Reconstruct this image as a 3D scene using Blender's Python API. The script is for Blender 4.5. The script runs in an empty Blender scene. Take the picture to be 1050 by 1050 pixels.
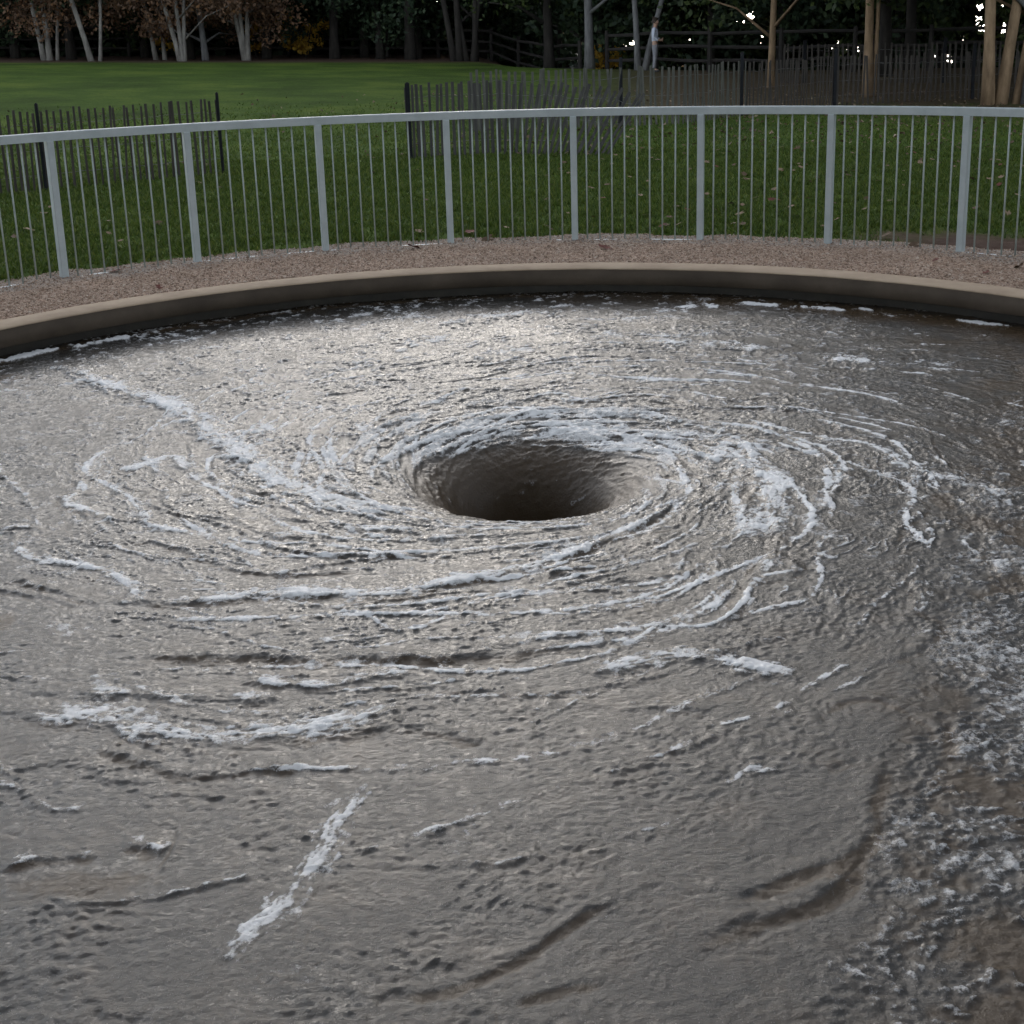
import bpy, bmesh, math, random
import numpy as np
from mathutils import Vector, Matrix, Quaternion

SC = bpy.context.scene
COL = SC.collection
R = math.radians
rng = np.random.default_rng(7)
random.seed(7)

# ------------------------------------------------------------------ camera
CAM_Y, CAM_Z = -5.7481, 1.7604
cam_d = bpy.data.cameras.new("camera")
cam = bpy.data.objects.new("camera", cam_d)
COL.objects.link(cam)
fw = Vector((0.00376221, 0.96466487, -0.26345308))
rt = Vector((0.99961407, -0.01087926, -0.02556082))
up = Vector((0.0275238, 0.26325524, 0.96433351))
cam.matrix_world = Matrix(((rt.x, up.x, -fw.x, 0.0), (rt.y, up.y, -fw.y, CAM_Y), (rt.z, up.z, -fw.z, CAM_Z), (0, 0, 0, 1)))
cam_d.sensor_width = 36.0
cam_d.lens = 1384.88 / 1050 * 36
cam_d.shift_x = -(542.748 - 525) / 1050
cam_d.shift_y = -(525 - 400.73) / 1050
cam_d.clip_end = 3000
cam_d.clip_start = 0.05
SC.camera = cam

# ------------------------------------------------------------------ sky, sun, exposure
SUN_EL, SUN_AZ = R(6), R(-2)          # azimuth measured from +Y towards +X
w = bpy.data.worlds.new("World")
SC.world = w
w.use_nodes = True
nt = w.node_tree
sky = nt.nodes.new("ShaderNodeTexSky")
sky.sky_type = 'NISHITA'
sky.sun_disc = False
sky.sun_elevation = SUN_EL
sky.sun_rotation = SUN_AZ
sky.air_density = 0.5
sky.dust_density = 1.2
sky.ozone_density = 0.45
bg = nt.nodes["Background"]
hsv = nt.nodes.new("ShaderNodeHueSaturation")       # thin evening overcast: the sky's colours are muted
hsv.inputs['Saturation'].default_value = 0.36
nt.links.new(sky.outputs[0], hsv.inputs['Color'])
nt.links.new(hsv.outputs[0], bg.inputs[0])
bg.inputs[1].default_value = 0.12
sl = bpy.data.lights.new("sun", 'SUN')
sl.energy = 2.0
sl.angle = R(0.6)
sl.color = (1.0, 0.66, 0.38)
sun = bpy.data.objects.new("sun", sl)
COL.objects.link(sun)
sd = Vector((math.sin(SUN_AZ) * math.cos(SUN_EL), math.cos(SUN_AZ) * math.cos(SUN_EL), math.sin(SUN_EL)))
sun.rotation_euler = sd.to_track_quat('Z', 'Y').to_euler()
sun.location = (8, 30, 30)
SC.view_settings.view_transform = 'Standard'
SC.view_settings.look = 'None'
SC.view_settings.gamma = 1.0
SC.view_settings.use_curve_mapping = False
SC.view_settings.exposure = 2.7
SC.cycles.use_denoising = True
SC.cycles.denoiser = 'OPENIMAGEDENOISE'
SC.cycles.max_bounces = 6
SC.cycles.transparent_max_bounces = 4

# ------------------------------------------------------------------ helpers
def tag(o, label=None, cat=None, group=None, kind=None):
    if label: o['label'] = label
    if cat: o['category'] = cat
    if group: o['group'] = group
    if kind: o['kind'] = kind
    return o

def empty(name, loc=(0, 0, 0), rz=0.0):
    o = bpy.data.objects.new(name, None)
    o.empty_display_size = 0.2
    o.location = loc
    o.rotation_euler = (0, 0, rz)
    COL.objects.link(o)
    return o

def mesh_np(name, V, F, mat=None, parent=None, smooth=True, attrs=None):
    """one mesh object from numpy arrays: V (n,3), F (m,k) or a list of such arrays"""
    me = bpy.data.meshes.new(name)
    Fs = F if isinstance(F, list) else [F]
    V = np.asarray(V, np.float32)
    nl = sum(f.size for f in Fs)
    npoly = sum(len(f) for f in Fs)
    me.vertices.add(len(V)); me.vertices.foreach_set("co", V.ravel())
    me.loops.add(nl); me.polygons.add(npoly)
    li = np.concatenate([f.ravel() for f in Fs]).astype(np.int32)
    tot = np.concatenate([np.full(len(f), f.shape[1], np.int32) for f in Fs])
    st = np.concatenate([[0], np.cumsum(tot)[:-1]]).astype(np.int32)
    me.loops.foreach_set("vertex_index", li)
    me.polygons.foreach_set("loop_start", st)
    me.polygons.foreach_set("loop_total", tot)
    me.polygons.foreach_set("use_smooth", np.full(npoly, smooth, bool))
    if attrs:
        for k, a in attrs.items():
            at = me.attributes.new(k, 'FLOAT', 'POINT')
            at.data.foreach_set("value", np.asarray(a, np.float32).ravel())
    me.update(calc_edges=True)
    me.validate()
    if mat: me.materials.append(mat)
    o = bpy.data.objects.new(name, me)
    COL.objects.link(o)
    if parent: o.parent = parent
    return o

class MB:
    """collects simple solids and links them as one mesh object"""
    def __init__(s): s.V = []; s.F4 = []; s.F3 = []; s.n = 0
    def add(s, V, F4=None, F3=None):
        if F4 is not None and len(F4): s.F4.append(np.asarray(F4) + s.n)
        if F3 is not None and len(F3): s.F3.append(np.asarray(F3) + s.n)
        s.V.append(np.asarray(V, float)); s.n += len(V)
    def tube(s, pts, rad, n=8, cap=True):
        pts = [Vector(p) for p in pts]; m = len(pts); V = []
        ref = Vector((0.3, 1, 0.2)).normalized()
        for i, p in enumerate(pts):
            t = (pts[min(i + 1, m - 1)] - pts[max(i - 1, 0)]).normalized()
            a = t.cross(ref)
            if a.length < 1e-3: a = t.cross(Vector((1, 0, 0)))
            a.normalize(); b = t.cross(a)
            r = rad[i] if hasattr(rad, '__len__') else rad
            for k in range(n):
                c = 2 * math.pi * k / n
                V.append(p + a * (r * math.cos(c)) + b * (r * math.sin(c)))
        F = [(i * n + k, i * n + (k + 1) % n, (i + 1) * n + (k + 1) % n, (i + 1) * n + k) for i in range(m - 1) for k in range(n)]
        T = []
        if cap:
            V += [pts[0], pts[-1]]
            T = [(m * n, (k + 1) % n, k) for k in range(n)] + [(m * n + 1, (m - 1) * n + k, (m - 1) * n + (k + 1) % n) for k in range(n)]
        s.add([tuple(v) for v in V], F, T)
    def box(s, c, size, M=None):
        x, y, z = [q / 2 for q in size]
        V = [Vector(v) for v in ((-x, -y, -z), (x, -y, -z), (x, y, -z), (-x, y, -z), (-x, -y, z), (x, -y, z), (x, y, z), (-x, y, z))]
        if M is not None: V = [M @ v for v in V]
        V = [tuple(v + Vector(c)) for v in V]
        s.add(V, [(0, 3, 2, 1), (4, 5, 6, 7), (0, 1, 5, 4), (1, 2, 6, 5), (2, 3, 7, 6), (3, 0, 4, 7)])
    def build(s, name, mat, parent=None, smooth=False):
        F = []
        if s.F4: F.append(np.concatenate(s.F4))
        if s.F3: F.append(np.concatenate(s.F3))
        return mesh_np(name, np.concatenate(s.V), F, mat, parent, smooth)

def bevel(o, w=0.004, seg=2):
    m = o.modifiers.new("bevel", 'BEVEL'); m.width = w; m.segments = seg; m.limit_method = 'ANGLE'
    return o

# --- materials
def new_mat(name):
    m = bpy.data.materials.new(name); m.use_nodes = True
    return m, m.node_tree.nodes, m.node_tree.links, m.node_tree.nodes["Principled BSDF"]

def N(nodes, t, **kw):
    n = nodes.new(t)
    for k, v in kw.items():
        if k in n.inputs: n.inputs[k].default_value = v
        else: setattr(n, k, v)
    return n

def ramp(nodes, stops, interp='LINEAR'):
    n = nodes.new("ShaderNodeValToRGB"); cr = n.color_ramp; cr.interpolation = interp
    while len(cr.elements) < len(stops): cr.elements.new(0.5)
    for e, (p, c) in zip(cr.elements, stops):
        e.position = p; e.color = (*c, 1) if len(c) == 3 else c
    return n

def noisy_mat(name, stops, scale=5.0, detail=6, rough=0.8, bump=0.3, bscale=None, bdist=0.01, spec=0.3, coords='Object', stretch=None):
    m, n, l, p = new_mat(name)
    tc = N(n, "ShaderNodeTexCoord"); src = tc.outputs[coords]
    if stretch:
        mp = N(n, "ShaderNodeMapping"); mp.inputs['Scale'].default_value = stretch
        l.new(src, mp.inputs[0]); src = mp.outputs[0]
    t = N(n, "ShaderNodeTexNoise", Scale=scale, Detail=detail, Roughness=0.65); l.new(src, t.inputs['Vector'])
    rp = ramp(n, stops); l.new(t.outputs['Fac'], rp.inputs[0]); l.new(rp.outputs[0], p.inputs['Base Color'])
    t2 = N(n, "ShaderNodeTexNoise", Scale=bscale or scale * 6, Detail=5, Roughness=0.7); l.new(src, t2.inputs['Vector'])
    b = N(n, "ShaderNodeBump", Strength=bump, Distance=bdist); l.new(t2.outputs['Fac'], b.inputs['Height']); l.new(b.outputs[0], p.inputs['Normal'])
    p.inputs['Roughness'].default_value = rough
    p.inputs['Specular IOR Level'].default_value = spec
    return m

def leaf_mat(name, c1, c2, trans=0.35, c3=None):
    m, n, l, p = new_mat(name)
    g = N(n, "ShaderNodeNewGeometry")
    st = [(0.0, c1), (0.6, c2)] + ([(1.0, c3)] if c3 else [])
    rp = ramp(n, st); l.new(g.outputs['Random Per Island'], rp.inputs[0])
    l.new(rp.outputs[0], p.inputs['Base Color'])
    p.inputs['Roughness'].default_value = 0.6; p.inputs['Specular IOR Level'].default_value = 0.25
    t = N(n, "ShaderNodeBsdfTranslucent"); l.new(rp.outputs[0], t.inputs[0])
    mx = N(n, "ShaderNodeMixShader"); mx.inputs[0].default_value = trans
    l.new(p.outputs[0], mx.inputs[1]); l.new(t.outputs[0], mx.inputs[2])
    l.new(mx.outputs[0], n["Material Output"].inputs[0])
    return m

# --- numpy noise
_GA = rng.uniform(0, 2 * np.pi, 4096)
_GX, _GY = np.cos(_GA).astype(np.float32), np.sin(_GA).astype(np.float32)
def _h(i, j, s): return (i * 73856093 ^ j * 19349663 ^ s * 83492791) & 4095
def perlin(x, y, s=0, wrap=None):
    """gradient noise about -0.7..0.7; wrap=(n, m): x has period n, with y shifting by m on each turn"""
    i = np.floor(x).astype(np.int64); j = np.floor(y).astype(np.int64)
    fx = (x - i).astype(np.float32); fy = (y - j).astype(np.float32)
    u = fx * fx * fx * (fx * (fx * 6 - 15) + 10); v = fy * fy * fy * (fy * (fy * 6 - 15) + 10)
    def g(di, dj):
        a, b = i + di, j + dj
        if wrap:
            q = np.floor_divide(a, wrap[0]); a = a - q * wrap[0]; b = b - q * wrap[1]
        k = _h(a, b, s)
        return _GX[k] * (fx - di) + _GY[k] * (fy - dj)
    a = g(0, 0); b = g(1, 0); c = g(0, 1); d = g(1, 1)
    return (a + u * (b - a)) + v * ((c + u * (d - c)) - (a + u * (b - a)))
def fbm(x, y, lam, octs=4, s=0, gain=0.5):
    o = np.zeros_like(x, np.float32); A = 1.0
    for k in range(octs):
        o += A * perlin(x / lam + 17.3 * k, y / lam - 9.1 * k, s + k); A *= gain; lam *= 0.5
    return o
def worley(x, y, lam, s=0):
    x = x / lam; y = y / lam
    i = np.floor(x).astype(np.int64); j = np.floor(y).astype(np.int64); best = np.full(x.shape, 9.0, np.float32)
    for di in (-1, 0, 1):
        for dj in (-1, 0, 1):
            k = _h(i + di, j + dj, s); k2 = (k * 7 + 1234) & 4095
            d = (x - (i + di + _GA[k] / (2 * np.pi))) ** 2 + (y - (j + dj + _GA[k2] / (2 * np.pi))) ** 2
            best = np.minimum(best, d)
    return np.sqrt(best)
def sm(a, b, x):
    t = np.clip((x - a) / (b - a), 0, 1); return t * t * (3 - 2 * t)

def terrain(x, y):
    """height of the land: flat round the pool, a gentle rise to the left, a bank down to the river on the far right"""
    x = np.asarray(x, float); y = np.asarray(y, float)
    d = np.hypot(x, y - CAM_Y); t = x / np.maximum(np.abs(y - CAM_Y), 1)
    z = np.where(y > 0, np.clip(.28 - 1.55 * t, 0, 1.2), 0.6) * sm(14, 50, d)
    z = z - np.where(y > 0, sm(-0.03, 0.1, t), 0) * sm(46, 74, d) * 9
    return z

# ------------------------------------------------------------------ WATER
R_IN, R_OUT = 4.111, 4.332
WZ = -0.208
K = 0.0285
VX, VY = 0.0, 0.22
LINES = {
# name: (points in metres, half width, height, foam, bare)
'A': ([(-2.9,2.44),(-2.49,1.89),(-2.22,1.61),(-2.01,1.43),(-1.7,1.03),(-1.57,0.73),(-1.4,0.51),(-1.25,0.14),(-1.09,-0.02),(-0.9,-0.19),(-0.71,-0.31),(-0.5,-0.38),(-0.29,-0.44)], .085, .022, 1.0, .25),
'A2': ([(-1.34,0.33),(-1.29,0.54),(-1.26,0.82),(-1.38,1.09)], .09, .014, .75, .2),
'A3': ([(-0.58,2.33),(-0.77,2.04),(-0.96,1.69),(-0.99,1.24),(-0.82,0.78),(-0.64,0.33),(-0.55,-0.05)], .08, .012, .6, .1),
'A4': ([(-0.94,1.73),(-1.12,1.44),(-1.26,1.13)], .06, .01, .55, .2),
'A5': ([(-2.19,2.51),(-1.87,2.05),(-1.58,1.59),(-1.5,1.42)], .06, .012, .5, .2),
'B': ([(-2.09,0.16),(-1.91,0.25),(-1.76,0.37),(-1.69,0.48),(-1.56,0.21)], .05, .014, .8, .1),
'B2': ([(-1.65,0.0),(-1.91,0.13)], .04, .01, .6, .1),
'C': ([(-1.69,-0.1),(-1.49,-0.09),(-1.33,-0.06)], .025, .012, .2, .5),
'C2': ([(-2.17,-0.49),(-2.05,-0.49)], .04, .012, .8, .2),
'C3': ([(-1.68,-0.56),(-1.61,-0.46),(-1.54,-0.43)], .03, .012, .5, .3),
'D': ([(-0.98,-1.06),(-0.83,-0.96),(-0.54,-0.89),(-0.33,-0.79),(-0.2,-0.73),(-0.01,-0.72)], .025, .014, .6, .5),
'E': ([(-1.53,-1.24),(-1.39,-1.21),(-1.21,-1.25),(-1.07,-1.23),(-0.9,-1.21),(-0.75,-1.24),(-0.5,-1.26),(-0.37,-1.2),(-0.16,-1.1),(-0.01,-1.04),(0.12,-0.9),(0.22,-0.77),(0.39,-0.62),(0.55,-0.44),(0.67,-0.25)], .042, .020, 1.0, .8),
'E2': ([(-0.06,-1.22),(0.06,-1.08),(0.29,-0.91),(0.45,-0.8),(0.59,-0.62)], .035, .014, .6, .5),
'F': ([(-1.63,-1.72),(-1.56,-1.68),(-1.46,-1.66),(-1.32,-1.68),(-1.09,-1.72),(-0.77,-1.74),(-0.58,-1.74),(-0.36,-1.75),(-0.14,-1.74),(-0.02,-1.72),(0.05,-1.71),(0.14,-1.7),(0.31,-1.62)], .045, .030, .45, 1.2),
'F2': ([(-0.92,-1.87),(-0.72,-1.92),(-0.57,-1.92),(-0.45,-1.86),(-0.36,-1.89)], .035, .014, .8, .5),
'F3': ([(-0.22,-1.70),(-0.1,-1.67),(0.04,-1.64),(0.2,-1.62)], .035, .014, .9, .2),
'G': ([(-2.01,-0.98),(-1.88,-1.02),(-1.76,-1.12),(-1.66,-1.19),(-1.52,-1.25)], .03, .022, .3, .9),
'G2': ([(-2.05,-1.08),(-1.9,-1.12),(-1.75,-1.2),(-1.6,-1.27)], .03, .016, .4, .7),
'H': ([(-1.62,-2.05),(-1.43,-2.08),(-1.27,-2.12),(-1.13,-2.2),(-0.98,-2.23),(-0.84,-2.24),(-0.7,-2.21),(-0.62,-2.18),(-0.51,-2.17),(-0.43,-2.11),(-0.31,-2.09)], .06, .016, .95, .5),
'H2': ([(-1.27,-2.25),(-1.12,-2.35),(-0.99,-2.42),(-0.81,-2.41),(-0.62,-2.4)], .035, .016, .3, .7),
'H3': ([(-0.58,-2.26),(-0.42,-2.17),(-0.28,-2.22),(-0.13,-2.3)], .035, .018, .3, .7),
'H4': ([(-1.6,-1.92),(-1.3,-1.95),(-1.0,-2.0),(-0.7,-2.0)], .04, .014, .6, .4),
'I': ([(-0.45,-2.43),(-0.48,-2.54),(-0.52,-2.66),(-0.53,-2.78),(-0.56,-2.88),(-0.58,-2.98),(-0.63,-3.08),(-0.68,-3.16),(-0.72,-3.24),(-0.76,-3.3)], .042, .008, .85, .15),
'I2': ([(-0.2,-2.67),(-0.29,-2.79),(-0.4,-2.87)], .03, .008, .45, .2),
'J': ([(-1.32,-2.85),(-1.26,-2.82),(-1.19,-2.8),(-1.11,-2.79),(-1.08,-2.81)], .03, .022, .8, 1.2),
'J2': ([(-1.06,-2.76),(-1.0,-2.75),(-0.93,-2.8)], .03, .019, .7, .8),
'K': ([(-0.92,-2.68),(-0.9,-2.79),(-0.91,-2.88)], .012, .012, .0, .7),
'L': ([(0.96,-2.44),(0.89,-2.57),(0.84,-2.7),(0.83,-2.82),(0.76,-2.88),(0.63,-2.94),(0.5,-3.01),(0.4,-3.05)], .034, .021, .1, 1.3),
'L2': ([(0.8,-2.85),(0.7,-3.0),(0.55,-3.1),(0.41,-3.15),(0.32,-3.2)], .034, .020, .15, 1.2),
'L3': ([(0.2,-3.01),(0.01,-3.14),(-0.05,-3.21),(-0.16,-3.3),(-0.26,-3.33),(-0.42,-3.35)], .024, .014, .2, 1.0),
'L4': ([(0.18,-3.29),(0.07,-3.31),(-0.03,-3.34),(-0.09,-3.38)], .025, .013, .2, 1.0),
'M': ([(-0.35,1.12),(-0.07,1.05),(0.17,1.2),(0.32,1.11),(0.62,0.99),(0.8,0.83),(1.07,0.65),(1.25,0.59)], .07, .016, .7, .4),
'M2': ([(0.54,0.2),(0.7,0.16),(0.84,0.07)], .03, .014, .4, .7),
'M3': ([(0.77,0.55),(0.93,0.34),(1.02,0.09),(1.07,-0.16),(1.0,-0.42),(0.88,-0.67),(0.73,-0.87)], .10, .016, .9, .1),
'M4': ([(1.06,-0.18),(1.0,-0.48),(1.0,-0.73),(0.91,-1.04),(0.77,-1.32),(0.68,-1.5),(0.6,-1.53)], .035, .018, .6, .6),
'M5': ([(0.71,-0.93),(0.69,-1.21)], .03, .012, .6, .4),
'M6': ([(1.36,0.08),(1.44,-0.05),(1.48,-0.24)], .05, .012, .6, .2),
'M7': ([(1.52,0.44),(1.63,0.17),(1.7,-0.04),(1.8,-0.15),(1.93,-0.32),(1.88,-0.61),(1.83,-0.87),(1.78,-1.15),(1.79,-1.24)], .09, .016, .75, .4),
'M8': ([(1.03,0.42),(1.21,0.39),(1.37,0.24)], .03, .012, .5, .5),
'N': ([(0.15,-1.91),(0.29,-1.84),(0.42,-1.79),(0.61,-1.83),(0.74,-1.93),(0.87,-1.98)], .05, .016, .9, .3),
'N2': ([(0.11,-2.1),(0.27,-2.13),(0.42,-2.11),(0.55,-2.19)], .04, .012, .5, .4),
'O': ([(0.8,-2.3),(0.81,-2.2),(0.88,-2.14),(0.98,-2.09),(1.07,-2.14),(1.13,-2.24),(1.15,-2.36),(1.13,-2.51)], .025, .016, .1, .9),
'P': ([(0.08,2.26),(0.51,2.51),(1.0,2.51),(1.34,2.34),(1.81,2.01),(2.21,1.76),(2.61,1.79),(2.9,1.8)], .11, .012, .7, .2),
'P2': ([(0.82,3.59),(1.12,3.45),(1.28,3.66),(1.42,3.92)], .10, .016, .9, .2),
'P3': ([(-1.23,2.26),(-0.81,2.16),(-0.4,2.36),(0.08,2.26)], .09, .010, .5, .2),
'P4': ([(-0.76,3.08),(-0.11,3.45),(0.44,3.54),(0.83,3.33)], .10, .012, .6, .2),
'Q': ([(-3.38,2.25),(-3.3,2.42),(-3.14,2.66),(-2.95,2.86),(-2.7,3.1)], .07, .014, .9, .2),
'Q2': ([(-2.58,3.0),(-2.34,3.4),(-1.96,3.66),(-1.41,3.8),(-0.69,3.9)], .12, .010, .6, .1),
'S': ([(0.06,-1.03),(0.28,-1.14),(0.49,-1.15),(0.68,-1.07)], .03, .014, .3, .4),
'T': ([(1.31,-1.12),(1.39,-1.21),(1.4,-1.34),(1.3,-1.54),(1.19,-1.64)], .04, .014, .6, .4),
'U': ([(1.26,-1.53),(1.36,-1.65),(1.25,-1.82),(1.11,-1.88),(1.04,-1.94)], .04, .014, .5, .5),
'V': ([(1.22,-1.95),(1.22,-2.2),(1.2,-2.41),(1.13,-2.58),(1.04,-2.73)], .04, .016, .1, .9),
'W': ([(-0.72,0.5),(-0.49,0.83),(0.1,0.94),(0.55,0.73)], .05, .012, .6, .4),
'X': ([(-0.7,0.94),(-0.45,1.16),(-0.09,1.34)], .05, .012, .6, .4),
}

def build_water():
    st = 0.0062
    n = int(2 * 4.262 / st) + 1
    ax = np.linspace(-4.262, 4.262, n)
    X, Y = np.meshgrid(ax, ax)
    keep = X * X + Y * Y < 4.262 ** 2
    idx = np.full(X.shape, -1, np.int32); idx[keep] = np.arange(keep.sum())
    F = np.stack([idx[:-1, :-1], idx[:-1, 1:], idx[1:, 1:], idx[1:, :-1]], -1).reshape(-1, 4)
    F = F[(F >= 0).all(1)]
    x = X[keep].astype(np.float64); y = Y[keep].astype(np.float64)
    r0 = np.hypot(x, y); r = np.hypot(x - VX, y - VY); th = np.arctan2(y - VY, x - VX)
    # warp field shared by everything, so that creases meander
    wx = fbm(x, y, 0.5, 4, 11); wy = fbm(x, y, 0.5, 4, 23)
    xw = x + 0.10 * wx; yw = y + 0.10 * wy
    # flow-aligned (log-spiral) coordinates; counter-clockwise inflow
    kk = 0.30; ls = np.log(np.maximum(r, 0.05))
    def spiral(nth, mfac, s, wob=0.0):
        m = max(1, round(2 * np.pi * kk * mfac)); M = m / (2 * np.pi * kk)
        a = (th + np.pi) / (2 * np.pi) * nth; b = (ls + kk * (th + np.pi)) * M + wob
        return perlin(a, b, s, wrap=(nth, m))
    near = sm(2.0, 0.55, r)
    wob = 0.6 * wx
    stream = spiral(9, 7, 41, wob) * .6 + spiral(17, 15, 43, 1.6 * wx) * .5 + spiral(40, 33, 47, 2.5 * wx) * .35
    stream2 = spiral(14, 11, 51, wob) + .6 * spiral(31, 24, 53, 2 * wx)
    # free surface
    z = WZ - np.minimum(K / (r * r + 0.0006), 1.4) + K / 17
    z += 0.012 * fbm(x, y, 0.9, 2, 61)
    # ripples: fine, leathery, with creases. Anisotropy follows the flow through the warp
    tx, ty = -np.sin(th), np.cos(th)
    n1 = perlin(xw / .16, yw / .11, 71); n2 = perlin(xw / .075 + 3, yw / .055, 72)
    n3 = perlin((xw + .01 * wy) / .036, (yw + .01 * wx) / .028, 73); n4 = perlin(x / .019, y / .016, 74)
    patch = sm(-.25, .35, fbm(x, y, .45, 3, 81))
    rid = (0.35 - np.abs(n2)) + .6 * (0.35 - np.abs(n3))
    amp = 0.40 + 1.0 * patch
    fine = spiral(70, 58, 63, 3.5 * wx); fine2 = spiral(130, 100, 65, 6 * wx)
    crease = np.clip((.12 - np.abs(fine)) / .12, 0, 1) * patch; crease2 = np.clip((.14 - np.abs(fine2)) / .14, 0, 1) * (1 - .5 * patch)
    z += amp * (0.0024 * n1 + 0.0017 * n2 + 0.0030 * n3 + 0.0024 * n4 + 0.0016 * rid) + .0022 * crease + .0018 * crease2 * sm(.4, .9, r)
    z += near * (0.011 * stream * np.clip(r / .6, .55, 1.2))
    foam = np.zeros_like(r, np.float32); bare = np.zeros_like(r, np.float32)
    brk = fbm(xw, yw, .10, 4, 91, .6); brk2 = fbm(x, y, .03, 2, 95, .6)
    lump = worley(xw, yw, .030, 97); brkl = fbm(x, y, .26, 3, 99, .6); brk3 = fbm(xw, yw, .065, 3, 107, .65)
    # traced crests
    lines = dict(LINES); rl = random.Random(5)
    for q in range(230):
        a0 = rl.uniform(0, 6.283); r1 = rl.uniform(.9, 3.7) if q % 3 == 0 else rl.uniform(.75, 3.3); ln_ = rl.uniform(.35, 1.7) * (1 if q % 3 == 0 else 1.5); k2 = rl.uniform(.12, .42); pts = []; a1 = a0
        wv = rl.uniform(.03, .11); ph = rl.uniform(0, 6)
        for u in range(9):
            rr = r1 * math.exp(-k2 * (a1 - a0)) + wv * math.sin(ph + u * 1.1)
            pts.append((VX + rr * math.cos(a1), VY + rr * math.sin(a1))); a1 += ln_ / 8 / max(rr, .5)
        if q % 3 == 0: lines['filament%d' % q] = (pts, rl.uniform(.014, .032), rl.uniform(.008, .016) * (1 if r1 < 2.3 else .5), rl.choice((.45, .6, .8)) * (1 if r1 < 2.2 else .7), rl.uniform(.2, .8) * (1 if r1 < 2.3 else .6))
        else: lines['filament%d' % q] = (pts, rl.uniform(.010, .024), rl.uniform(.003, .007), rl.uniform(.7, 1.0) * (1 if r1 < 2.4 else .7), .1)
    for name, (pts, wd, ht, fm, br) in lines.items():
        P = np.array(pts, float)
        # smooth the polyline (Chaikin)
        for _ in range(2):
            Q = np.empty((2 * len(P), 2)); Q[0] = P[0]; Q[-1] = P[-1]
            Q[1:-1:2] = .75 * P[:-1] + .25 * P[1:]; Q[2:-1:2] = .25 * P[:-1] + .75 * P[1:]; P = Q
        mg = 5 * wd + .05
        sel = np.nonzero((x > P[:, 0].min() - mg) & (x < P[:, 0].max() + mg) & (y > P[:, 1].min() - mg) & (y < P[:, 1].max() + mg))[0]
        if not len(sel): continue
        qx = x[sel] + .035 * wx[sel] + .5 * wd * brk[sel]; qy = y[sel] + .035 * wy[sel] + .5 * wd * brk[sel]
        bd = np.full(len(sel), 1e9); bs = np.zeros(len(sel)); bt = np.zeros(len(sel)); L = 0.0
        seg = np.diff(P, axis=0); sl_ = np.hypot(seg[:, 0], seg[:, 1]); tot = sl_.sum()
        for (ax_, ay_), (dx, dy), l_ in zip(P[:-1], seg, sl_):
            if l_ < 1e-6: continue
            t = np.clip(((qx - ax_) * dx + (qy - ay_) * dy) / (l_ * l_), 0, 1)
            d = np.hypot(qx - ax_ - t * dx, qy - ay_ - t * dy)
            s_ = np.sign(dx * (qy - ay_) - dy * (qx - ax_))
            b = d < bd; bd[b] = d[b]; bs[b] = s_[b]; bt[b] = (L + t[b] * l_); L += l_
        net = P[-1] - P[0]
        side = -1.0 if (net[0] >= 0 or abs(net[1]) > 2 * abs(net[0])) else 1.0      # the steep flank
        d = bd * bs * side / wd
        fade = sm(0, .10, bt / tot) * sm(1, .88, bt / tot)
        if br >= .9: fade = sm(-.02, .26, bt / tot + .10 * brkl[sel]) * sm(1.02, .76, bt / tot + .10 * brkl[sel]) * np.clip(.95 + .4 * brkl[sel], .6, 1)
        fade = np.clip(fade + (.10 if br < .9 else 0), 0, 1) * (bd < 4.5 * wd)
        pr = np.where(d > 0, np.exp(-(d / .55) ** 2), np.exp(-(d / 1.1) ** 2))
        z[sel] += fade * ht * .36 * (pr - .45 * np.exp(-((d - 1.3) / .7) ** 2)) * np.clip(.85 + .7 * brkl[sel], .4, 1.4)
        dm = bd * bs * side
        strand = perlin(bt / .075, dm / .013 + 2 * brk[sel], 31) + .6 * perlin(bt / .032, dm / .007 + 1.5 * brk2[sel], 33)
        ed = np.exp(-((d + .35) / 1.05) ** 2) * fade * fm
        ed2 = np.exp(-((d + .5) / 2.0) ** 2) * fade * fm
        f = sm(.22, 1.0, ed * (.85 + .9 * brkl[sel]) + .62 * strand * np.sqrt(ed) + .22 * brk2[sel] * np.sqrt(ed))
        f = np.maximum(f, .55 * sm(.30, .80, ed2 * .55 + .55 * strand * np.sqrt(ed2) + .25 * brk2[sel] * ed2))
        f = np.maximum(f, .50 * sm(.42, .95, ed2 * .95 + .55 * brk2[sel] * ed2 + .8 * brk[sel] * ed2 + .35 * strand * ed2))
        foam[sel] = np.maximum(foam[sel], 1.12 * f * min(1, fm + .15) * np.clip(.95 + .8 * brk3[sel], .3, 1.15) * sm(-.03, .22, bt / tot) * sm(1.03, .78, bt / tot))
        z[sel] += .0022 * strand * np.sqrt(ed2)
        e2 = np.exp(-((d - .95) / .62) ** 2) * fade * br
        bare[sel] = np.maximum(bare[sel], sm(.18, .9, e2 * (1 + .5 * brkl[sel]) + (.35 * brk[sel] + .25 * brk2[sel]) * sm(.02, .4, e2)))
    # foam drawn into the vortex: streaks that circle the funnel
    rm = sm(.42, .60, r) * sm(1.75, .8, r)
    back = .55 + .45 * np.clip(y / np.maximum(r, .01), -1, 1)
    ring = rm * (.45 + .65 * back)
    f = sm(.12, .55, stream2 * .9 + .30 * brk + .55 * ring - .22) * rm * (.5 + .5 * back)
    foam = np.maximum(foam, .66 * f)
    z += .006 * f
    # thin scattered wisps everywhere
    wisp = spiral(18, 20, 57, 1.3 * wx + .25 * brk) ; wisp = (0.06 - np.abs(wisp)) / .06
    gate = sm(.05, .4, fbm(x, y, .35, 3, 101))
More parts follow.
